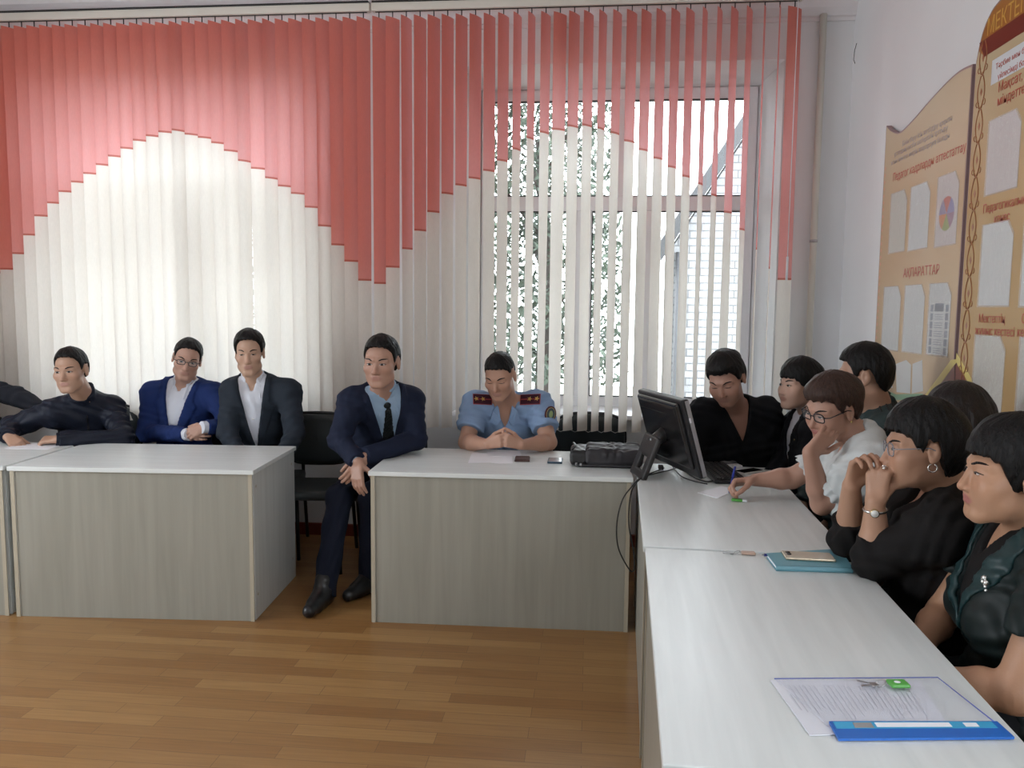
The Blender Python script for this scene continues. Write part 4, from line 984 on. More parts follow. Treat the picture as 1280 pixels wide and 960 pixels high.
def tunic(rec, name, m, inf=.016, sleeve=1.0, sl_inf=.016, vneck=None, neckcut=.052, neckfront=.035, lapel=None, shells=(), flare=0, fold=.002, hem=True, puff=None, collar=None, shoulder_pad=0, deep=0.0):
    """upper garment over the torso; sleeve: 1 = to the wrist, less = shorter, .5 = to the elbow"""
    res = rec['res'][1]; A, up, fw, rt, nb = rec['A'], rec['up'], rec['fw'], rec['rt'], rec['nb']
    P = [nb, rec['pel']]
    for k in 'RL': P += [A[k]['sh'], A[k]['el'], A[k]['wr']]
    lo, hi = np.min(P, 0)-.21, np.max(P, 0)+.21
    F = Field(lo, hi, res)
    for p, k in rec['T']: F.add(p, k, inf)
    if hem:
        for k in 'RL': F.add(Cc(rec['J']['hip'+k], rec['J']['hip'+k]*.75+rec['J']['kn'+k]*.25, .080, .07), .04, inf*.6)
    for k in 'RL':
        if shoulder_pad: F.add(El(A[k]['sh']+up*.012, (.062, .062, .045), rec['R']), .03, shoulder_pad)
    X, Y, Z = F.local(nb, rec['R'])
    F.D = np.maximum(F.D, ((Z-neckcut+Y*neckfront*8)*.9).astype(np.float32))
    if collar:
        c0, c1, r0, r1 = collar; nd = unit(rec['w'](0, -.022, -.055)-nb); F.add(Cf(nb+nd*c0, nb+nd*c1, rec['neck']+r0, rec['neck']+r1), .008)
    fx = 0
    if fold:
        x, y, z = F.pts((slice(None),)*3)
        fx = (fold*(np.sin(31*x+9*np.sin(17*z+5*y)+13*y)+.7*np.sin(46*z+11*np.sin(13*x-7*y)+21*y))).astype(np.float32); F.D += fx
    base = F.D.copy()
    if vneck:
        zb, w1 = vneck[:2]                              # lowest point below the neck and half width at the neck
        hw = np.clip((Z-zb)/(0-zb), 0, 1.5)*w1; vd = np.maximum((np.abs(X)-hw)*.93, -(Y-deep))
        vd = np.maximum(vd, zb-Z)
        if lapel:
            wd = np.interp(Z, [zb-.02, zb*.45, zb*.30, zb*.22, .04], [.012, lapel[0]*1.05, lapel[0]*1.2, lapel[0]*.72, lapel[0]*.45]).astype(np.float32)
            b0 = np.maximum(np.maximum(hw-np.abs(X), np.abs(X)-hw-wd), -(Y-.01)); b0 = np.maximum(b0, np.maximum(zb-Z-.01, Z-.04))
            F.D = np.minimum(F.D, np.maximum(base-lapel[1], b0.astype(np.float32)))
        F.D = np.maximum(F.D, -vd.astype(np.float32))
    for fn, amt in shells:
        F.D = np.minimum(F.D, np.maximum(base-amt, fn(X, Y, Z).astype(np.float32)))
    G = Field([0]*3, [.01]*3, .01); G.ax = F.ax; G.D = np.full(F.D.shape, .15, np.float32)
    for k in 'RL':
        a = A[k]; am = rec['arm']; s_ = sleeve
        if s_ > .5:
            e = a['el']+(a['wr']-a['el'])*((s_-.5)*2); G.add(Cc(a['sh'], a['el'], .052*am, .043*am), .03, sl_inf); G.add(Cf(a['el'], e, .043*am, .043*am+(.031-.043*am)*((s_-.5)*2)), .015, sl_inf*.8)
        elif s_ > 0:
            e = a['sh']+(a['el']-a['sh'])*s_*2; G.add(Cf(a['sh'], e, .056*am, .050*am), .03, sl_inf+flare)
        if puff:
            mid = a['sh']*(1-puff[0])+a['el']*puff[0]; G.add(El(mid, (puff[1],)*3, rec['R']), .03)
            e = a['sh']+(a['el']-a['sh'])*puff[2]; G.add(Cf(mid, e, puff[1]*.9, .054), .02)
    G.D += fx*1.3
    B = Field([0]*3, [.01]*3, .01); B.ax = F.ax; B.D = base
    k = .025; h = np.clip(.5+.5*(F.D-G.D)/k, 0, 1); F.D = F.D*(1-h)+G.D*h-k*h*(1-h)
    co, qd = F.mesh(); o = put_mesh(name, co, qd, m, rec['root']); rec['G'] = F; rec['B'] = B; rec['base'] = base; return o
def strip(rec, name, m, fn, lift=.005, thick=.004):      # flat piece lying on the last garment where fn(X,Y,Z) < 0
    G = rec['G']; X, Y, Z = G.local(rec['nb'], rec['R']); F = Field([0]*3, [.01]*3, .01); F.ax = G.ax
    F.D = np.maximum(np.maximum(rec['base']-lift, -(rec['base']-lift+thick+.006)), fn(X, Y, Z).astype(np.float32)); co, qd = F.mesh(); return put_mesh(name, co, qd, m, rec['root'])
def front_surface(rec, x, z, y0=.35):                   # point on the last garment's front in torso units
    G = rec['B']; y = y0
    while y > -.1:
        p = rec['nb']+rec['R'] @ V3(x, y, z)
        if G.value(p) < 0: break
        y -= .002
    return rec['nb']+rec['R'] @ V3(x, y, z)
def cuffs(rec, m, keys='RL', L=.02, r=.034, name='shirt_cuff'):
    for k in keys:
        a = rec['A'][k]; d = unit(a['wr']-a['el']); mb = MB(); mb.tube([a['wr']-d*.03, a['wr']+d*L, a['wr']+d*(L-.001)], [r+.002, r, r-.008], 20); mb.build(name, m, rec['root'], world=True, smooth=False)
def trousers(rec, m, shoe_m, res=.010, name='trousers'):
    J = rec['J']; P = [J[a+b] for a in ('hip', 'kn', 'an', 'toe') for b in 'RL']+[rec['pel']]
    F = Field(np.min(P, 0)-.16, np.max(P, 0)+.16, res)
    F.add(El(rec['pel']+V3(0, 0, .02), (.165, .135, .10), rec['R']), .02, .008)
    for k in 'RL':
        F.add(Cc(J['hip'+k], J['kn'+k], .082, .066), .04); F.add(Cf(J['kn'+k], J['an'+k]+V3(0, 0, -.035), .066, .060), .03)
    x, y, z = F.pts((slice(None),)*3); F.D += (.003*(np.sin(38*z+9*np.sin(17*x)+8*y)+.6*np.sin(60*x+30*z))).astype(np.float32)
    sl = F.sl(np.array([-99, -99, -1]), np.array([99, 99, .50-.03]))
    co, qd = F.mesh(); put_mesh(name, co, qd, m, rec['root'])
    for k in 'RL':
        a, t_ = J['an'+k], J['toe'+k]; f = unit((t_-a)*V3(1, 1, 0)); lo = np.minimum(a, t_)-.12; hi = np.maximum(a, t_)+.12; lo[2] = 0.0
        F = Field(lo, hi, .006); heel = V3(a[0], a[1], .042)-f*.035; toe = V3(a[0], a[1], .034)+f*.175
        F.add(Cc(heel, heel+f*.09, .040, .042), .02); F.add(Cc(heel+f*.09, toe, .044, .034), .02); F.add(Cc(V3(a[0], a[1], .05), V3(a[0], a[1], .13), .046, .046), .03); F.add(Cc(V3(a[0], a[1], .08), V3(a[0], a[1], .045)+f*.10, .042, .040), .03)
        x, y, z = F.pts((slice(None),)*3); F.D = np.maximum(F.D, (.004-z)+0*F.D); co, qd = F.mesh(); put_mesh('shoe', co, qd, shoe_m, rec['root'])
def glasses(rec, m, wlen=.021, hlen=.015, rr=.0012, zc=.002, lens=True):
    w, surf = rec['w'], rec['surf']; yb = max(surf(.0, .012)+.004, surf(.030, .0)+.010); mb = MB(); lm = MB()
    for q in (-1, 1):
        pts = []
        for k in range(25):
            an = 2*math.pi*k/24; c, s_ = math.cos(an), math.sin(an); e = .6
            x = q*.033+math.copysign(abs(c)**e, c)*wlen; z = zc+math.copysign(abs(s_)**e, s_)*hlen; pts.append(w(x, yb-.10*abs(x)+.0, z))
        mb.tube(pts, rr, 6, cap=False); lm.prism(pts[:-1], rec['hR'] @ V3(0, .0008, 0))
        x0 = q*(.033+wlen); mb.tube([w(x0, yb-.10*abs(x0), zc+.005), w(q*.075, yb-.018, zc+.006), w(q*.082, .0, zc+.008), w(q*.083, -.022, zc-.004)], rr, 6)
    mb.tube([w(-.033+wlen, yb-.002, zc+.003), w(0, yb+.002, zc+.006), w(.033-wlen, yb-.002, zc+.003)], rr, 6)
    g = mb.build('glasses', m, rec['root'], world=True)
    if lens: lm.build('lens', lens_m, g, world=True)
    else: lm.bm.free()
MEN = [(-.13, -.058), (-.080, -.055), (-.070, -.018), (-.054, .020), (-.036, .036), (.008, .034), (.018, -.002), (.028, .006), (.035, .040), (.044, .066), (.058, .083), (.08, .089), (.13, .090)]
def PX(px, Y, z=.56, dx=0): return V3(at(px, 540, Y)[0]+dx, Y, z)
def fab(name, c, rough=.85, b=.12, sc=350, **k): return mat(name, c, rough, bump=b, bscale=sc, spec=.22, **k)
shoe_b = mat('black_shoe_leather', (.010, .010, .011), .3)
dark_tr = fab('black_trouser_cloth', (.010, .011, .013))
white_sh = fab('white_shirt_cotton', (.66, .68, .74), .8)
A_ = at
TT = TH
def wz(p, dz=0): return V3(p[0], p[1], p[2]+dz)

# --- 1 man in black jacket, both hands on the desk
def man_black_jacket():
    J = dict(head=A_(89, 463, 4.20), nb=A_(107, 499, 4.36), pel=PX(114, 4.68), shR=A_(67, 515, 4.28), shL=A_(140, 512, 4.46),
             elR=A_(16, 533, 4.24), wrR=A_(10, 545, 4.08), elL=A_(155, 549, 4.30), wrL=A_(74, 549, 4.10))
    hz = dict(R=dict(d=(.75, -.35, -.35), n=(.3, .3, -.9), curl=(50, 60, 40)), L=dict(d=(-1, -.1, -.05), n=(.05, .35, -.9), curl=(40, 55, 40), thumb=(.4, .5)))
    r = person('man in a black zip jacket leaning over the desk with both hands on it', J, 8, 4, 3, 1.0, 1.02, bh=15, hands=hz, skin=(.42, .25, .17), bulk=1.05)
    m = fab('black_jacket_nylon', (.010, .013, .024), .55, .2, 60)
    tunic(r, 'jacket', m, .020, 1.0, .018, collar=(-.02, .075, .014, .020), fold=.0035)
    cuffs(r, m, L=.015, r=.036, name='jacket_cuff')
    zipm = mat('reflective_tape', (.35, .37, .40), .4)
    strip(r, 'zip', mat('black_zip', (.004, .004, .005), .4), lambda X, Y, Z: np.maximum(np.maximum(np.abs(X)-.006, -(Y-.02)), np.maximum(Z+.02, -.36-Z)), .003)
    strip(r, 'chest_mark', zipm, lambda X, Y, Z: np.maximum(np.maximum(np.abs(np.abs(X+.085)-.007)-.004, -(Y-.02)), np.abs(Z+.15)-.004), .002)
    a = r['A']['L']; q = a['sh']*.6+a['el']*.4; d = unit(a['el']-a['sh']); o = unit(V3(.5, -.85, .2)); mb = MB(); mb.tube([q+o*.072-d*.05+V3(-.03, 0, 0), q+o*.070+V3(.01, 0, 0), q+o*.066+d*.01+V3(.025, 0, 0)], .0022, 6); mb.tube([q+o*.069+d*.03+V3(-.005, 0, 0), q+o*.066+d*.035+V3(.025, 0, 0)], .0022, 6); mb.build('sleeve_pocket_tape', zipm, r['root'], world=True)
    trousers(r, dark_tr, shoe_b); hair(r, MEN, .006, .008)
    return r
man_black_jacket()

# --- 2 man in blue suit with glasses
def suit(r, jm, sm, vneck, tie=None, collar=True, lap=(.060, .009), pad=.002, fold=.0018):
    tunic(r, 'shirt', sm, .009, 1.0, .006, collar=(-.005, .058, .010, .012) if collar else None, fold=.0012,
          vneck=(-.055 if tie is None else -.012, .019 if tie is None else .006), shells=[(lambda X, Y, Z: np.maximum(np.maximum(np.abs(X)-.017, -(Y-.02)), Z+.03), .0022)])
    w, nb = r['w'], r['nb']
    for q in (-1, 1):                                  # collar wings
        nd = unit(w(0, -.022, -.055)-nb); rr = r['neck']+.013; R_ = r['R']; rim = lambda an, h, o: nb+nd*h+R_ @ V3(q*(rr+o)*math.sin(math.radians(an)), (rr+o)*math.cos(math.radians(an)), 0)
        tip = front_surface(r, q*.050, -.070)+r['fw']*.010; fr_ = rim(10, -.002 if tie else -.020, .006)
        P_ = [rim(28, .040, .002), rim(60, .050, .002), rim(88, .036, .012), tip, fr_]
        mb = MB(); cen_ = sum(P_)/5; fs_ = [mb.bm.verts.new(Vector(p)) for p in P_]; c_ = mb.bm.verts.new(Vector(cen_+r['fw']*.006))
        for a_ in range(5): mb.bm.faces.new((fs_[a_], fs_[(a_+1) % 5], c_))
        o = mb.build('collar_wing', sm, r['root'], world=True); md = o.modifiers.new('thickness', 'SOLIDIFY'); md.thickness = .003
    if tie:
        fn = lambda X, Y, Z: np.maximum(np.maximum(np.abs(X)-np.clip(.016+(-.03-Z)*.10, .014, .042), -(Y-.0)), np.maximum(Z+.03, -.42-Z))
        strip(r, 'tie', tie, fn, .007, .003)
        p = front_surface(r, 0, -.02); mb = MB(); mb.ball(p+r['fw']*.004, (.020, .012, .022), Matrix(r['R'].tolist())); mb.build('tie_knot', tie, r['root'], world=True)
    else:
        for z in (-.10, -.19, -.28):
            p = front_surface(r, 0, z); mb = MB(); mb.tube([p, p+r['fw']*.003], .0055, 12); mb.build('shirt_button', mat('pearl_button', (.7, .7, .7), .3), r['root'], world=True)
    tunic(r, 'jacket', jm, .022, 1.0, .018, vneck=vneck, lapel=lap, fold=fold, shoulder_pad=pad,
          shells=[(lambda X, Y, Z: np.maximum(np.maximum(np.abs(X+.10)-.05, -(Y-.0)), np.abs(Z+.175+X*.1)-.010), .003)])
def man_blue_suit():
    J = dict(head=A_(234, 449, 4.60), nb=A_(232, 480, 4.70), pel=PX(230, 4.74), shR=A_(192, 492, 4.68), shL=A_(266, 493, 4.68),
             elR=A_(184, 541, 4.58), wrR=A_(233, 543, 4.40), elL=A_(291, 533, 4.54), wrL=A_(258, 534, 4.40))
    hz = dict(R=dict(d=(.95, -.25, .05), n=(-.2, .95, -.1), curl=(30, 35, 25)), L=dict(d=(-.9, -.35, -.35), n=(.2, .9, -.2), curl=(30, 40, 25)))
    r = person('man in a bright blue suit and dark glasses with folded hands', J, 26, 12, -12, 1.0, 1.0, bh=15, hands=hz, skin=(.46, .27, .20), neck=.056)
    suit(r, fab('royal_blue_suiting', (.012, .028, .115)), white_sh, (-.36, .085))
    cuffs(r, white_sh, L=.030, r=.036); trousers(r, fab('royal_blue_suiting', (0, 0, 0)), shoe_b); hair(r, MEN, .005, .006)
    glasses(r, mat('black_spectacle_frame', (.01, .01, .012), .3), .0225, .0145, .0022)
man_blue_suit()

# --- 3 man in charcoal suit
def man_charcoal():
    J = dict(head=A_(312, 441, 4.46), nb=A_(317, 476, 4.54), pel=PX(328, 4.68), shR=A_(292, 489, 4.48), shL=A_(361, 490, 4.56),
             elR=A_(284, 540, 4.40), wrR=PX(300, 4.26, .66), elL=A_(368, 542, 4.46), wrL=PX(350, 4.26, .66))
    r = person('man in a charcoal suit and open white shirt behind the left desk', J, 16, 6, 2, 1.03, .95, 1.05, bh=14, skin=(.48, .30, .21), eyes='half',
               hands=dict(R=dict(d=(.4, -.8, -.3), n=(0, .2, -1)), L=dict(d=(-.4, -.8, -.3), n=(0, .2, -1))))
    suit(r, fab('charcoal_suiting', (.022, .029, .040)), white_sh, (-.40, .075))
    cuffs(r, white_sh, L=.02, r=.035); trousers(r, fab('charcoal_suiting', (0, 0, 0)), shoe_b); hair(r, MEN, .008, .012)
man_charcoal()

# --- 4 man in navy suit sitting between the desks
def man_navy():
    J = dict(head=A_(477, 453, 4.06), nb=A_(478, 488, 4.16), pel=PX(476, 4.52), shR=A_(440, 503, 4.06), shL=A_(513, 501, 4.24),
             elR=A_(424, 550, 4.02), wrR=A_(447, 577, 3.86), elL=A_(520, 549, 4.18), wrL=A_(456, 571, 3.90),
             knR=A_(424, 622, 4.02), anR=wz(at_z(405, 735, .09)), knL=V3(-1.13, 4.04, .54), anL=V3(-1.16, 4.08, .085))
    J['anR'] = V3(J['anR'][0], J['anR'][1], .085); J['toeR'] = J['anR']+V3(-.015, -.16, -.045); J['toeL'] = J['anL']+V3(-.06, -.15, -.045)
    J['hipR'] = J['pel']+V3(-.09, -.04, 0); J['hipL'] = J['pel']+V3(.085, -.02, 0)
    hz = dict(R=dict(d=(.10, -.40, -.90), n=(.35, .90, -.2), curl=(14, 22, 15), s=1.05, fan=.03), L=dict(d=(-.50, -.40, -.80), n=(-.45, .88, .0), curl=(16, 24, 15), s=1.08, fan=.03, thumb=(.25, .35)))
    r = person('man in a navy suit and dark tie sitting between the two front desks', J, -4, 5, 0, 1.06, 1.07, bh=-12, hands=hz, skin=(.40, .23, .165), bulk=1.08, depth=1.1, neck=.058, legs_res=.007)
    suit(r, fab('navy_suiting', (.011, .016, .036)), fab('sky_blue_shirt_cotton', (.30, .42, .56)), (-.36, .082), tie=fab('dark_tie_silk', (.014, .017, .018), .5))
    trousers(r, fab('navy_trouser_cloth', (.007, .010, .022)), shoe_b, .008); hair(r, MEN, .011, .010)
man_navy()

# --- 5 officer
def officer():
    J = dict(head=A_(625, 470, 4.38), nb=A_(632, 504, 4.52), pel=PX(634, 4.76), shR=A_(595, 506, 4.50), shL=A_(673, 506, 4.52),
             elR=A_(583, 553, 4.36), wrR=A_(609, 555, 4.17), elL=A_(686, 553, 4.36), wrL=A_(652, 556, 4.17))
    hz = dict(R=dict(d=(.88, -.42, .30), n=(.15, .9, .0), curl=(42, 50, 35), thumb=(.35, .3)), L=dict(d=(-.85, -.40, .32), n=(-.15, .9, .0), curl=(42, 50, 35), thumb=(.35, .3)))
    r = person('officer in a light blue short sleeved uniform shirt looking down at his papers', J, -12, 24, 2, 1.02, 1.03, bh=0, hands=hz, skin=(.46, .26, .18), bulk=1.12, depth=1.08, eyes='closed', arm=1.12, neck=.060)
    um = fab('light_blue_uniform_cloth', (.235, .345, .520), .8)
    def fl(sx): return lambda X, Y, Z: np.maximum(np.maximum(np.abs(X-sx)-.058, -(Y-.0)), np.maximum(Z+.185, -.225-Z-.15*np.abs(X-sx)))
    def pk(sx): return lambda X, Y, Z: np.maximum(np.maximum(np.abs(X-sx)-.055, -(Y-.0)), np.maximum(Z+.19, -.32-Z))
    tunic(r, 'shirt', um, .014, .34, .014, vneck=(-.085, .046), collar=(-.012, .052, .012, .014), flare=.008, fold=.003,
          shells=[(fl(.098), .006), (fl(-.098), .006), (pk(.098), .0035), (pk(-.098), .0035), (lambda X, Y, Z: np.maximum(np.maximum(np.abs(X)-.017, -(Y-.02)), Z+.09), .003)])
    for q in (-1, 1):
        P_ = [front_surface(r, q*a_, b_) for a_, b_ in ((.040, .040), (.070, .020), (.088, -.045), (.046, -.062), (.022, -.030))]
        mb = MB(); mb.prism([p+r['fw']*.011 for p in P_], r['fw']*.005); mb.build('collar_wing', um, r['root'], world=True)
    btn = mat('pearl_button_blue', (.35, .42, .52), .3)
    for x, z in ((.098, -.212), (-.098, -.212), (0, -.15), (0, -.24)):
        p = front_surface(r, x, z); mb = MB(); mb.tube([p, p+r['fw']*.004], .006, 12); mb.build('button', btn, r['root'], world=True)
    mar = fab('maroon_epaulette_cloth', (.050, .012, .022), .7); gold = mat('gold_star', (.62, .42, .12), .3, .7); edge = mat('crimson_piping', (.30, .03, .03), .6)
    for k, s_ in (('R', 1), ('L', -1)):
        o_ = unit(r['up']*.85+r['fw']*.55); pq = []
        for f in (.48, 1.06):
            p = r['nb']*(1-f)+r['A'][k]['sh']*f; y = .2
            while y > .0 and r['G'].value(p+o_*y) > 0: y -= .002
            pq.append(p+o_*(y+.003))
        a, b = pq; d = unit(b-a); n_ = unit(o_-d*(o_@d)); s2 = np.cross(d, n_); L = np.linalg.norm(b-a); Rm_ = Matrix(np.stack([d, s2, n_], 1).tolist())
        c = (a+b)/2+n_*.011
        mb = MB(); mb.box(c, (L, .058, .007), R=Rm_, bev=.003); ep = mb.build('epaulette', mar, r['root'], world=True)
        mb = MB(); mb.box(c-n_*.001, (L+.006, .064, .005), R=Rm_, bev=.002); mb.build('epaulette_piping', edge, ep, world=True)
        mb = MB(); mb.box(c+n_*.004, (L*.96, .006, .003), R=Rm_); mb.build('epaulette_stripe', edge, ep, world=True)
        for f in (-.02, .72):
            p = c+d*L*.5*f+n_*.006; pts = []
            for j in range(10):
                rr = .015 if j % 2 == 0 else .0065; an = math.pi*j/5; pts.append(p+d*rr*math.cos(an)+s2*rr*math.sin(an))
            mb = MB(); mb.prism(pts, n_*.003); mb.ball(p+n_*.003, .0055); mb.build('star', gold, ep, world=True)
    a = r['A']['L']; q = a['sh']*.78+a['el']*.22; o = unit(V3(.55, -.83, .05)); d = unit(a['sh']-a['el']); d = unit(d-o*(d@o)); s2 = np.cross(d, o)
    G = r['G']; y = .15
    while y > .03 and G.value(q+o*y) > 0: y -= .001
    c = q+o*(y+.007)
    def disc(rx, ry, lift, t_, n=26): mb = MB(); mb.prism([c+o*lift+s2*rx*math.cos(2*math.pi*j/n)+d*ry*math.sin(2*math.pi*j/n) for j in range(n)], o*t_); return mb
    pa = disc(.036, .046, -.003, .006).build('sleeve_patch', mat('maroon_patch', (.09, .025, .03), .7), r['root'], world=True)
    disc(.029, .038, .003, .0012).build('patch_border', mat('gold_thread', (.50, .38, .16), .6), pa, world=True); disc(.026, .035, .0042, .0010).build('patch_field', mat('dark_patch_field', (.06, .09, .10), .7), pa, world=True)
    disc(.012, .020, .0052, .0010).build('patch_emblem', mat('pale_green_thread', (.32, .42, .18), .6), pa, world=True)
    trousers(r, fab('dark_uniform_trouser', (.012, .014, .022)), shoe_b)
    hair(r, [(-.13, -.035), (-.075, -.03), (-.058, .0), (-.045, .03), (-.032, .045), (.008, .045), (.020, .030), (.031, .035), (.044, .060), (.058, .072), (.08, .080), (.13, .082)], .003, .009)
officer()

# --- 6 woman in black looking down
BOB = [(-.13, -.075), (-.06, -.07), (-.03, -.02), (-.015, .02), (.006, .024), (.022, .0), (.034, .02), (.05, .06), (.07, .075), (.13, .08)]
def woman_black_v():
    J = dict(head=A_(908, 473, 3.96), nb=A_(918, 508, 4.14), pel=PX(916, 4.42), shR=A_(879, 518, 4.12), shL=A_(957, 516, 4.20),
             elR=A_(864, 578, 4.18), wrR=V3(.55, 4.14, .66), elL=A_(966, 578, 4.20), wrL=V3(.72, 4.12, .66))
    hz = dict(R=dict(d=(.3, -.9, -.2), n=(0, -.2, -1)), L=dict(d=(-.3, -.9, -.2), n=(0, -.2, -1)))
    r = person('woman in a black v neck top looking down behind the monitor', J, -28, 30, 6, 1.0, 1.05, fem=True, bh=-20, hands=hz, skin=(.40, .22, .16), bulk=1.10, depth=1.15, bust=1.0, eyes='closed', arm=1.12, neck=.052)
    m = fab('black_knit', (.009, .010, .012), .9)
    tunic(r, 'top', m, .018, 1.0, .02, vneck=(-.13, .050), neckcut=.075, fold=.003)
    trousers(r, dark_tr, shoe_b)
    hair(r, BOB, .014, .016, extra=[((0, -.115, .045), (.050, .040, .048), .015), ((.0, .055, .098), (.055, .035, .022), .02)])
woman_black_v()

# --- 7 woman with blazer and white turtleneck
def woman_blazer():
    J = dict(head=A_(999, 481, 3.98), nb=A_(1016, 514, 4.05), pel=V3(1.20, 4.04, .56), shR=A_(994, 534, 4.20), shL=A_(1022, 542, 3.90),
             elR=A_(978, 578, 4.14), wrR=A_(962, 596, 3.98), elL=A_(1008, 592, 3.86), wrL=A_(975, 600, 3.80))
    J['wrR'][2] = max(J['wrR'][2], .70)
    r = person('woman in a black blazer with a white turtleneck and a gold brooch', J, -68, 2, 0, .97, 1.0, fem=True, bh=-62, skin=(.52, .33, .25), bust=.8, bulk=.95, neck=.046,
               hands=dict(R=dict(d=(-.8, -.5, -.2), n=(0, 0, -1)), L=dict(d=(-.9, .2, -.2), n=(0, 0, -1))))
    tunic(r, 'turtleneck', white_sh, .010, 1.0, .006, collar=(-.01, .085, .012, .012), fold=.001)
    tunic(r, 'blazer', fab('black_blazer_cloth', (.011, .012, .015)), .022, 1.0, .018, vneck=(-.34, .075), lapel=(.055, .008), fold=.002, shoulder_pad=.005)
    p = front_surface(r, -.075, -.12); mb = MB(); f = r['fw']; R_ = r['R']
    for j in range(5): an = 2*math.pi*j/5; mb.ball(p+R_ @ V3(.009*math.cos(an), .004, .012*math.sin(an)), (.006, .004, .007), Matrix(R_.tolist()), 10, 8)
    mb.ball(p+R_ @ V3(0, .005, -.022), (.005, .004, .010), Matrix(R_.tolist()), 10, 8); mb.build('brooch', mat('gold_brooch', (.65, .50, .22), .25, .8), r['root'], world=True)
    trousers(r, dark_tr, shoe_b)
    hair(r, [(-.13, -.085), (-.06, -.08), (-.03, -.03), (-.01, -.010), (.022, -.005), (.040, .012), (.055, .030), (.075, .040), (.13, .044)], .014, .012, wisp=.004, extra=[((0, -.06, .06), (.072, .07, .055), .02)])
woman_blazer()

# --- 8 man in tracksuit, second row
def man_track():
    J = dict(head=A_(1080, 470, 3.46), nb=A_(1100, 516, 3.50), pel=V3(1.30, 3.56, .56), shR=A_(1078, 530, 3.72), shL=A_(1112, 540, 3.30),
             elR=V3(1.10, 3.80, .78), wrR=V3(.98, 3.66, .66), elL=V3(1.16, 3.24, .78), wrL=V3(1.02, 3.36, .66))
    J['shR'][0] = 1.27; J['shL'][0] = 1.21
    r = person('man in a dark green tracksuit top sitting by the wall, seen from behind', J, -112, 6, 0, 1.03, 1.0, bh=-92, skin=(.44, .26, .18), bulk=1.0, neck=.058)
    m = fab('dark_green_tracksuit', (.030, .050, .052), .6)
    tunic(r, 'track_top', m, .020, 1.0, .020, collar=(-.01, .058, .012, .016), fold=.003)
    a = r['A']['L']; G = r['G']; sm = mat('black_stripe', (.004, .004, .005), .6)
    for j in (-1, 0, 1):
        pts = []; st = r['nb']+r['rt']*-.05+r['up']*.04-r['fw']*(.012+.026*j)
        for t_ in np.linspace(0, 1, 14):
            p = st*(1-t_)+(a['sh']*(1-max(0, t_*2-1))+a['el']*max(0, t_*2-1)-r['fw']*.026*j)*t_ if t_ < .5 else (a['sh']*(1-(t_*2-1))+a['el']*(t_*2-1))-r['fw']*.022*j
            o = unit(r['up']*(1-t_)*1.2-r['rt']*t_*1.3+V3(1e-4, 0, 0)); y = .16
            while y > .0 and G.value(p+o*y) > 0: y -= .0015
            pts.append(p+o*(y+.0005))
        mb = MB(); mb.tube(pts, .0042, 6); mb.build('sleeve_stripe', sm, r['root'], world=True)
    trousers(r, dark_tr, shoe_b); hair(r, [(-.13, -.070), (-.075, -.066), (-.058, -.045), (-.045, -.01), (-.032, .028), (.008, .028), (.020, -.004), (.031, .004), (.042, .040), (.056, .066), (.08, .074), (.13, .076)], .009, .012)
man_track()

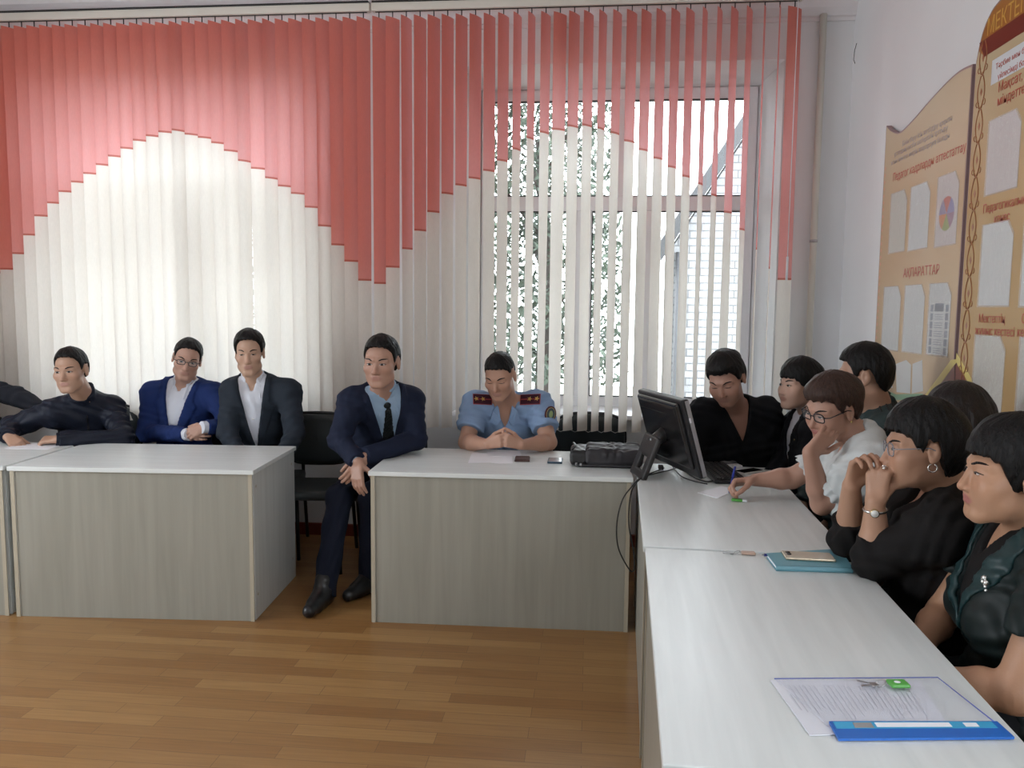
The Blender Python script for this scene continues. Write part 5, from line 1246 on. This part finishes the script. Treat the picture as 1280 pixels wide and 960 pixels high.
# --- 9 woman in white blouse writing
def woman_white():
    J = dict(head=A_(1040, 510, 3.10), nb=A_(1078, 548, 3.12), pel=V3(1.16, 3.14, .56), shR=A_(1030, 562, 3.30), shL=A_(1080, 580, 2.96),
             elR=A_(990, 598, 3.36), wrR=A_(944, 600, 3.34), elL=A_(1017, 628, 3.10), wrL=A_(1012, 566, 3.02))
    J['shR'][0] = 1.04; J['shL'][0] = 1.03; J['elL'] = V3(.90, 3.08, .800); J['wrR'][2] = max(J['wrR'][2], .785)
    w_t = at(1050, 530, 3.02)
    hz = dict(L=dict(d=unit(w_t-J['wrL']), n=(-.15, .95, .1), curl=(22, 30, 20), fan=.12, thumb=(.55, .1)), R=dict(d=(-.9, -.1, -.12), n=(.1, -.5, -.85), curl=(48, 55, 30), thumb=(.3, .7)))
    r = person('woman in a white puff sleeved blouse and glasses, writing, cheek resting on her hand', J, -66, 20, -6, .98, 1.05, fem=True, bh=-85, hands=hz, res=(.0040, .0065), skin=(.44, .25, .18), lips=(.38, .15, .13), eyes='half', bust=1.0, bulk=1.02, depth=1.05, neck=.052, arm=1.05)
    m = fab('white_blouse_cotton', (.60, .63, .63), .8, .2, 45)
    tunic(r, 'blouse', m, .018, 0, .0, vneck=(-.06, .045), collar=(-.02, .045, .014, .018), fold=.003, puff=(.36, .088, .62))
    a = r['A']
    for k in 'RL':
        d = unit(a[k]['el']-a[k]['sh']); e = a[k]['sh']+(a[k]['el']-a[k]['sh'])*.62; u = unit(np.cross(d, V3(.3, .2, 1))); v = np.cross(d, u); mb = MB(); rows = []
        for f, rr in ((-.012, .056), (.0, .060), (.012, .066), (.026, .070)):
            rows.append([e+d*(f+.004*math.sin(12*an)*(f > .02))+(u*math.cos(an)+v*math.sin(an))*(rr+.0035*math.sin(12*an)) for an in np.linspace(0, 2*math.pi, 73)])
        mb.grid(rows); o = mb.build('lace_trim', m, r['root'], world=True); md = o.modifiers.new('thickness', 'SOLIDIFY'); md.thickness = .0016
    trousers(r, dark_tr, shoe_b)
    hair(r, [(-.13, -.075), (-.07, -.075), (-.05, -.05), (-.035, -.01), (-.022, .026), (.006, .026), (.020, -.002), (.032, .030), (.048, .058), (.070, .070), (.13, .073)], .015, .013, mat('brown_hair', (.040, .020, .014), .45, spec=.3, bump=.5, bscale=40, stretch=(6, 6, 1.2), var=.4, vscale=25), wisp=.005, extra=[((0, -.075, .055), (.075, .055, .055), .03), ((0, .05, .090), (.062, .040, .026), .02)])
    glasses(r, mat('dark_spectacle_frame', (.012, .012, .018), .25), .024, .018, .0022)
    w = r['w']; mb = MB(); p = w(-.083, -.006, -.040); mb.ball(p, .0045); mb.build('earring', mat('gold_earring', (.65, .5, .2), .2, .9), r['root'], world=True)
woman_white()

# --- 10 woman in second row, mostly hidden
def woman_back():
    J = dict(head=A_(1194, 535, 2.78), nb=A_(1212, 588, 2.82), pel=V3(1.34, 2.80, .56), shR=V3(1.24, 3.02, 1.0), shL=V3(1.24, 2.66, 1.0),
             elR=V3(1.14, 3.08, .78), wrR=V3(1.02, 2.92, .66), elL=V3(1.14, 2.60, .78), wrL=V3(1.02, 2.76, .66))
    J['nb'][0] = min(J['nb'][0], 1.27)
    r = person('woman with thick dark brown bobbed hair in the second row by the wall', J, -84, 2, 0, 1.0, 1.0, fem=True, bh=-90, skin=(.44, .26, .19), neck=.047, res=(.0048, .008))
    tunic(r, 'jacket', fab('dark_blue_black_cloth', (.010, .011, .017)), .02, 1.0, .018, fold=.002)
    trousers(r, dark_tr, shoe_b)
    hair(r, [(-.14, -.115), (-.03, -.115), (.02, -.10), (.034, -.06), (.045, -.01), (.058, .028), (.08, .040), (.13, .042)], .022, .018, mat('dark_brown_hair', (.012, .008, .007), .38, spec=.3, bump=.5, bscale=40, stretch=(6, 6, 1.2), var=.4, vscale=25), side=.016, wisp=.003)
woman_back()

# --- 11 woman in black, hands clasped at her mouth
def woman_clasped():
    J = dict(head=A_(1152, 560, 2.38), nb=A_(1196, 614, 2.44), pel=V3(1.10, 2.44, .56), shR=A_(1150, 640, 2.62), shL=A_(1196, 660, 2.24),
             elR=A_(1062, 676, 2.56), wrR=A_(1064, 608, 2.46), elL=A_(1093, 700, 2.38), wrL=A_(1094, 628, 2.36))
    J['shR'][0] = .99; J['shL'][0] = .98
    hz = dict(L=dict(d=(.10, .10, 1.0), n=(.62, .74, .0), curl=(45, 60, 30), thumb=(.25, .5), s=.98), R=dict(d=(.20, -.25, .95), n=(.35, -.9, .1), curl=(35, 60, 30), s=.98))
    r = person('woman in black with glasses and a wristwatch, hands clasped before her mouth', J, -96, 4, 2, .98, 1.02, .97, fem=True, bh=-90, hands=hz, res=(.0034, .006), skin=(.45, .255, .165), lips=(.36, .14, .12), bust=1.05, bulk=1.08, depth=1.12, neck=.052, arm=1.10)
    m = fab('black_jersey', (.011, .010, .010), .9, .1)
    tunic(r, 'dress_top', m, .018, .72, .018, vneck=(-.10, .050), fold=.003)
    trousers(r, dark_tr, shoe_b)
    hair(r, [(-.14, -.082), (-.07, -.085), (-.05, -.075), (-.035, -.04), (-.022, .030), (.004, .032), (.018, .000), (.030, .006), (.045, .036), (.062, .052), (.080, .058), (.13, .060)], .018, .016, wisp=.004, extra=[((0, -.075, .040), (.074, .055, .07), .03), ((0, -.085, -.03), (.058, .035, .045), .02)])
    glasses(r, mat('clear_grey_frame', (.25, .25, .28), .2), .023, .019, .0016)
    w = r['w']; mb = MB(); mb.tube([w(-.084, -.004+.012*math.sin(a_), -.048+.012*math.cos(a_)) for a_ in np.linspace(.3, 5.9, 16)], .0022, 8); mb.build('hoop_earring', mat('silver_jewellery', (.7, .7, .68), .15, .95), r['root'], world=True)
    a = r['A']['L']; d = unit(a['wr']-a['el']); c = a['wr']-d*.022; u = unit(np.cross(d, V3(0, 1, .01))); v = np.cross(d, u); sil = mat('silver_jewellery', (0, 0, 0))
    mb = MB(); n = 30
    mb.tube([c+(u*math.cos(2*math.pi*j/n)+v*math.sin(2*math.pi*j/n))*.0305+d*0 for j in range(n+1)], .0042, 6, cap=False)
    wt = mb.build('wristwatch', sil, r['root'], world=True); o = unit(V3(-.35, -.95, .1)); o = unit(o-d*(o@d)); mb = MB(); mb.tube([c+o*.029, c+o*.036], .0125, 24); mb.build('watch_case', mat('gold_case', (.6, .48, .25), .25, .9), wt, world=True)
    mb = MB(); mb.tube([c+o*.0360, c+o*.0366], .0105, 24); mb.build('watch_dial', mat('white_dial', (.75, .75, .72), .3), wt, world=True)
    hp = hand_prims(a['wr'], hz['L']['d'], hz['L']['n'], 'L', hz['L']['curl'], .98, hz['L']['thumb']); q = hp[4+3*1][0]; a_, b_ = q[1], q[2]; d = unit(b_-a_); cc = a_*.45+b_*.55; u = unit(np.cross(d, V3(0, 0, 1))); v = np.cross(d, u)
    mb = MB(); mb.tube([cc+(u*math.cos(t_)+v*math.sin(t_))*.0102 for t_ in np.linspace(0, 2*math.pi, 20)], .0016, 6, cap=False); o = unit(V3(-.4, -.9, .15)); mb.ball(cc+o*.012, (.006, .006, .006), None, 10, 8); mb.build('ring', sil, r['root'], world=True)
woman_clasped()

# --- 12 woman in dark green satin, nearest on the right
def woman_green():
    J = dict(head=A_(1264, 592, 1.96), nb=A_(1306, 654, 2.00), pel=V3(1.14, 2.02, .56), shR=V3(1.13, 2.19, .985), shL=V3(1.08, 1.83, .985),
             elR=V3(1.00, 2.25, .70), wrR=V3(.86, 2.10, .64), elL=V3(.945, 1.77, .70), wrL=V3(.80, 1.93, .655))
    J['nb'][0] = min(J['nb'][0], 1.10)
    hz = dict(L=dict(d=(-.5, .85, -.1), n=(0, 0, -1), curl=(20, 25, 15)), R=dict(d=(-.4, -.9, -.1), n=(0, 0, -1), curl=(20, 25, 15)))
    r = person('woman in a dark green satin dress with a silver brooch, nearest on the right', J, -96, 0, 0, 1.0, 1.06, 1.0, fem=True, bh=-90, hands=hz, res=(.0030, .006), skin=(.46, .255, .155), lips=(.40, .15, .13), bust=1.04, bulk=1.05, depth=1.15, neck=.052, arm=1.10, eyes='half')
    m = mat('dark_green_satin', (.005, .012, .012), .55, bump=.1, bscale=12, spec=.3)
    tunic(r, 'undershirt', fab('black_jersey', (0, 0, 0)), .012, .2, .008, vneck=(-.08, .045), fold=0)
    tunic(r, 'dress', m, .020, .32, .014, vneck=(-.27, .080), flare=.004, neckcut=.062, fold=.003)
    sat = mat('teal_satin_lapel', (.009, .034, .037), .42, spec=.35)
    def lap(X, Y, Z):
        hw = np.clip((Z+.27)/.27, 0, 1.6)*.085; b = np.maximum(np.maximum(hw-.004-np.abs(X), np.abs(X)-hw-.060*np.clip((Z+.27)/.16, .1, 1)), -(Y-.01)); return np.maximum(b, np.maximum(-.275-Z, Z-.02))
    strip(r, 'lapel', sat, lap, .006, .004)
    p = front_surface(r, -.085, -.125); mb = MB(); R_ = r['R']
    for j in range(11): mb.ball(p+R_ @ V3(.010*math.sin(j*2.4), .007, .018-.0040*j), .0048+.0022*(j < 4), None, 10, 8)
    mb.build('brooch', mat('crystal_silver', (.85, .85, .82), .08, .9), r['root'], world=True)
    mb = MB(); c = r['pel']*.55+r['nb']*.45; tb = [c+R_ @ V3(.172*math.sin(t_), .152*math.cos(t_)+.01, -.03) for t_ in np.linspace(0, 2*math.pi, 30)]; mb.tube(tb, .010, 6, cap=False); mb.build('belt', sat, r['root'], world=True)
    trousers(r, dark_tr, shoe_b)
    hair(r, [(-.14, -.085), (-.07, -.085), (-.045, -.06), (-.030, -.035), (.012, -.030), (.022, -.030), (.036, .004), (.050, .032), (.070, .046), (.13, .050)], .015, .012, wisp=.003, extra=[((0, -.07, .045), (.076, .06, .07), .03)])
woman_green()

# --- 13 neighbour at the left edge, only the arm reaches into the picture
def man_edge():
    J = dict(head=A_(-75, 440, 4.50), nb=A_(-72, 474, 4.58), pel=PX(-74, 4.72), shR=A_(-112, 486, 4.58), shL=A_(-34, 481, 4.56),
             elL=A_(24, 497, 4.60), wrL=A_(68, 520, 4.62), elR=A_(-118, 545, 4.40), wrR=A_(-85, 552, 4.20))
    r = person('person at the left edge, dark grey sleeve stretched behind the man in black', J, 10, 4, 0, 1.0, 1.0, bh=5, hands=dict(L=dict(d=(.8, 0, -.4), n=(0, -.3, -1)), R=dict(d=(.6, -.7, -.1), n=(0, 0, -1))))
    tunic(r, 'jacket', fab('dark_grey_suiting', (.020, .022, .030)), .02, 1.0, .018, fold=.004)
    trousers(r, dark_tr, shoe_b); hair(r, MEN, .007, .008)
man_edge()

# ------------------------------------------------------------------ chairs under the sitters, and two empty ones
for x, y, d_, l in ((PX(114, 4.68)[0], 4.70, 15, 'black padded chair under the man in the black jacket'), (PX(230, 4.74)[0], 4.76, 15, 'black padded chair under the man in the blue suit'), (PX(328, 4.68)[0], 4.70, 14, 'black padded chair under the man in charcoal'),
                    (PX(476, 4.52)[0]-.03, 4.54, -6, 'black padded chair under the man in navy'), (PX(634, 4.76)[0], 4.78, 0, 'black padded chair under the officer'), (PX(916, 4.42)[0], 4.44, -20, 'black padded chair under the woman looking down'),
                    (1.20, 4.04, -62, 'black padded chair under the woman in the blazer'), (1.28, 3.54, -92, 'black padded chair under the man in the tracksuit top'), (1.16, 3.14, -85, 'black padded chair under the writing woman'),
                    (1.34, 2.80, -90, 'black padded chair under the second row woman'), (1.12, 2.44, -90, 'black padded chair under the woman with clasped hands'), (1.14, 2.02, -90, 'black padded chair under the woman in green'), (PX(-74, 4.72)[0], 4.74, 5, 'black padded chair cut by the left edge')):
    o = chair(x, y, d_, l)
    if x > 1: o.scale = (.80, 1, 1)                    # narrower chairs along the wall
p = at(396, 556, 4.66); chair(p[0], 4.52, 6, 'empty black padded chair between the man in charcoal and the man in navy')
p = at(738, 548, 5.03); chair(p[0], 4.79, 2, 'empty black padded chair with rounded back beside the officer')

# soft body of the laptop bag
def soft_box(name, c, half, rnd_, m, parent, fold, res=.005, sag=0.0):
    c = V3(*c); F = Field(c-np.array(half)-.04, c+np.array(half)+.04, res); X, Y, Z = F.local(c, np.eye(3))
    fz = fold*(np.sin(22*X+6*np.sin(30*Y)+14*Z)+.8*np.sin(55*Y+9*np.sin(17*X)+25*X)+.5*np.sin(90*X+40*Y))
    q = [np.abs(a)-(h-rnd_) for a, h in zip((X, Y, Z+sag*(np.abs(X)/half[0])**2), half)]
    F.D = (np.sqrt(sum(np.maximum(a, 0)**2 for a in q))+np.minimum(np.maximum(np.maximum(q[0], q[1]), q[2]), 0)-rnd_+fz*np.clip((Z+half[2]*.7)/half[2], 0, 1)).astype(np.float32)
    co, qd = F.mesh(); return put_mesh(name, co, qd, m, parent)
bx, by = BAG
soft_box('main_compartment', (bx+.035, by-.015, TH+.047), (.145, .125, .046), .030, bag_fab, bag, .0030)
soft_box('side_pocket', (bx-.135, by-.015, TH+.042), (.048, .115, .040), .026, mat('black_nylon_plain', (.010, .010, .011), .45), bag, .0014)
mb = MB(); mb.box((bx+.01, by-.015, TH+.009), (.31, .245, .016), bev=.007); mb.build('base_panel', black_plastic, bag, world=True)
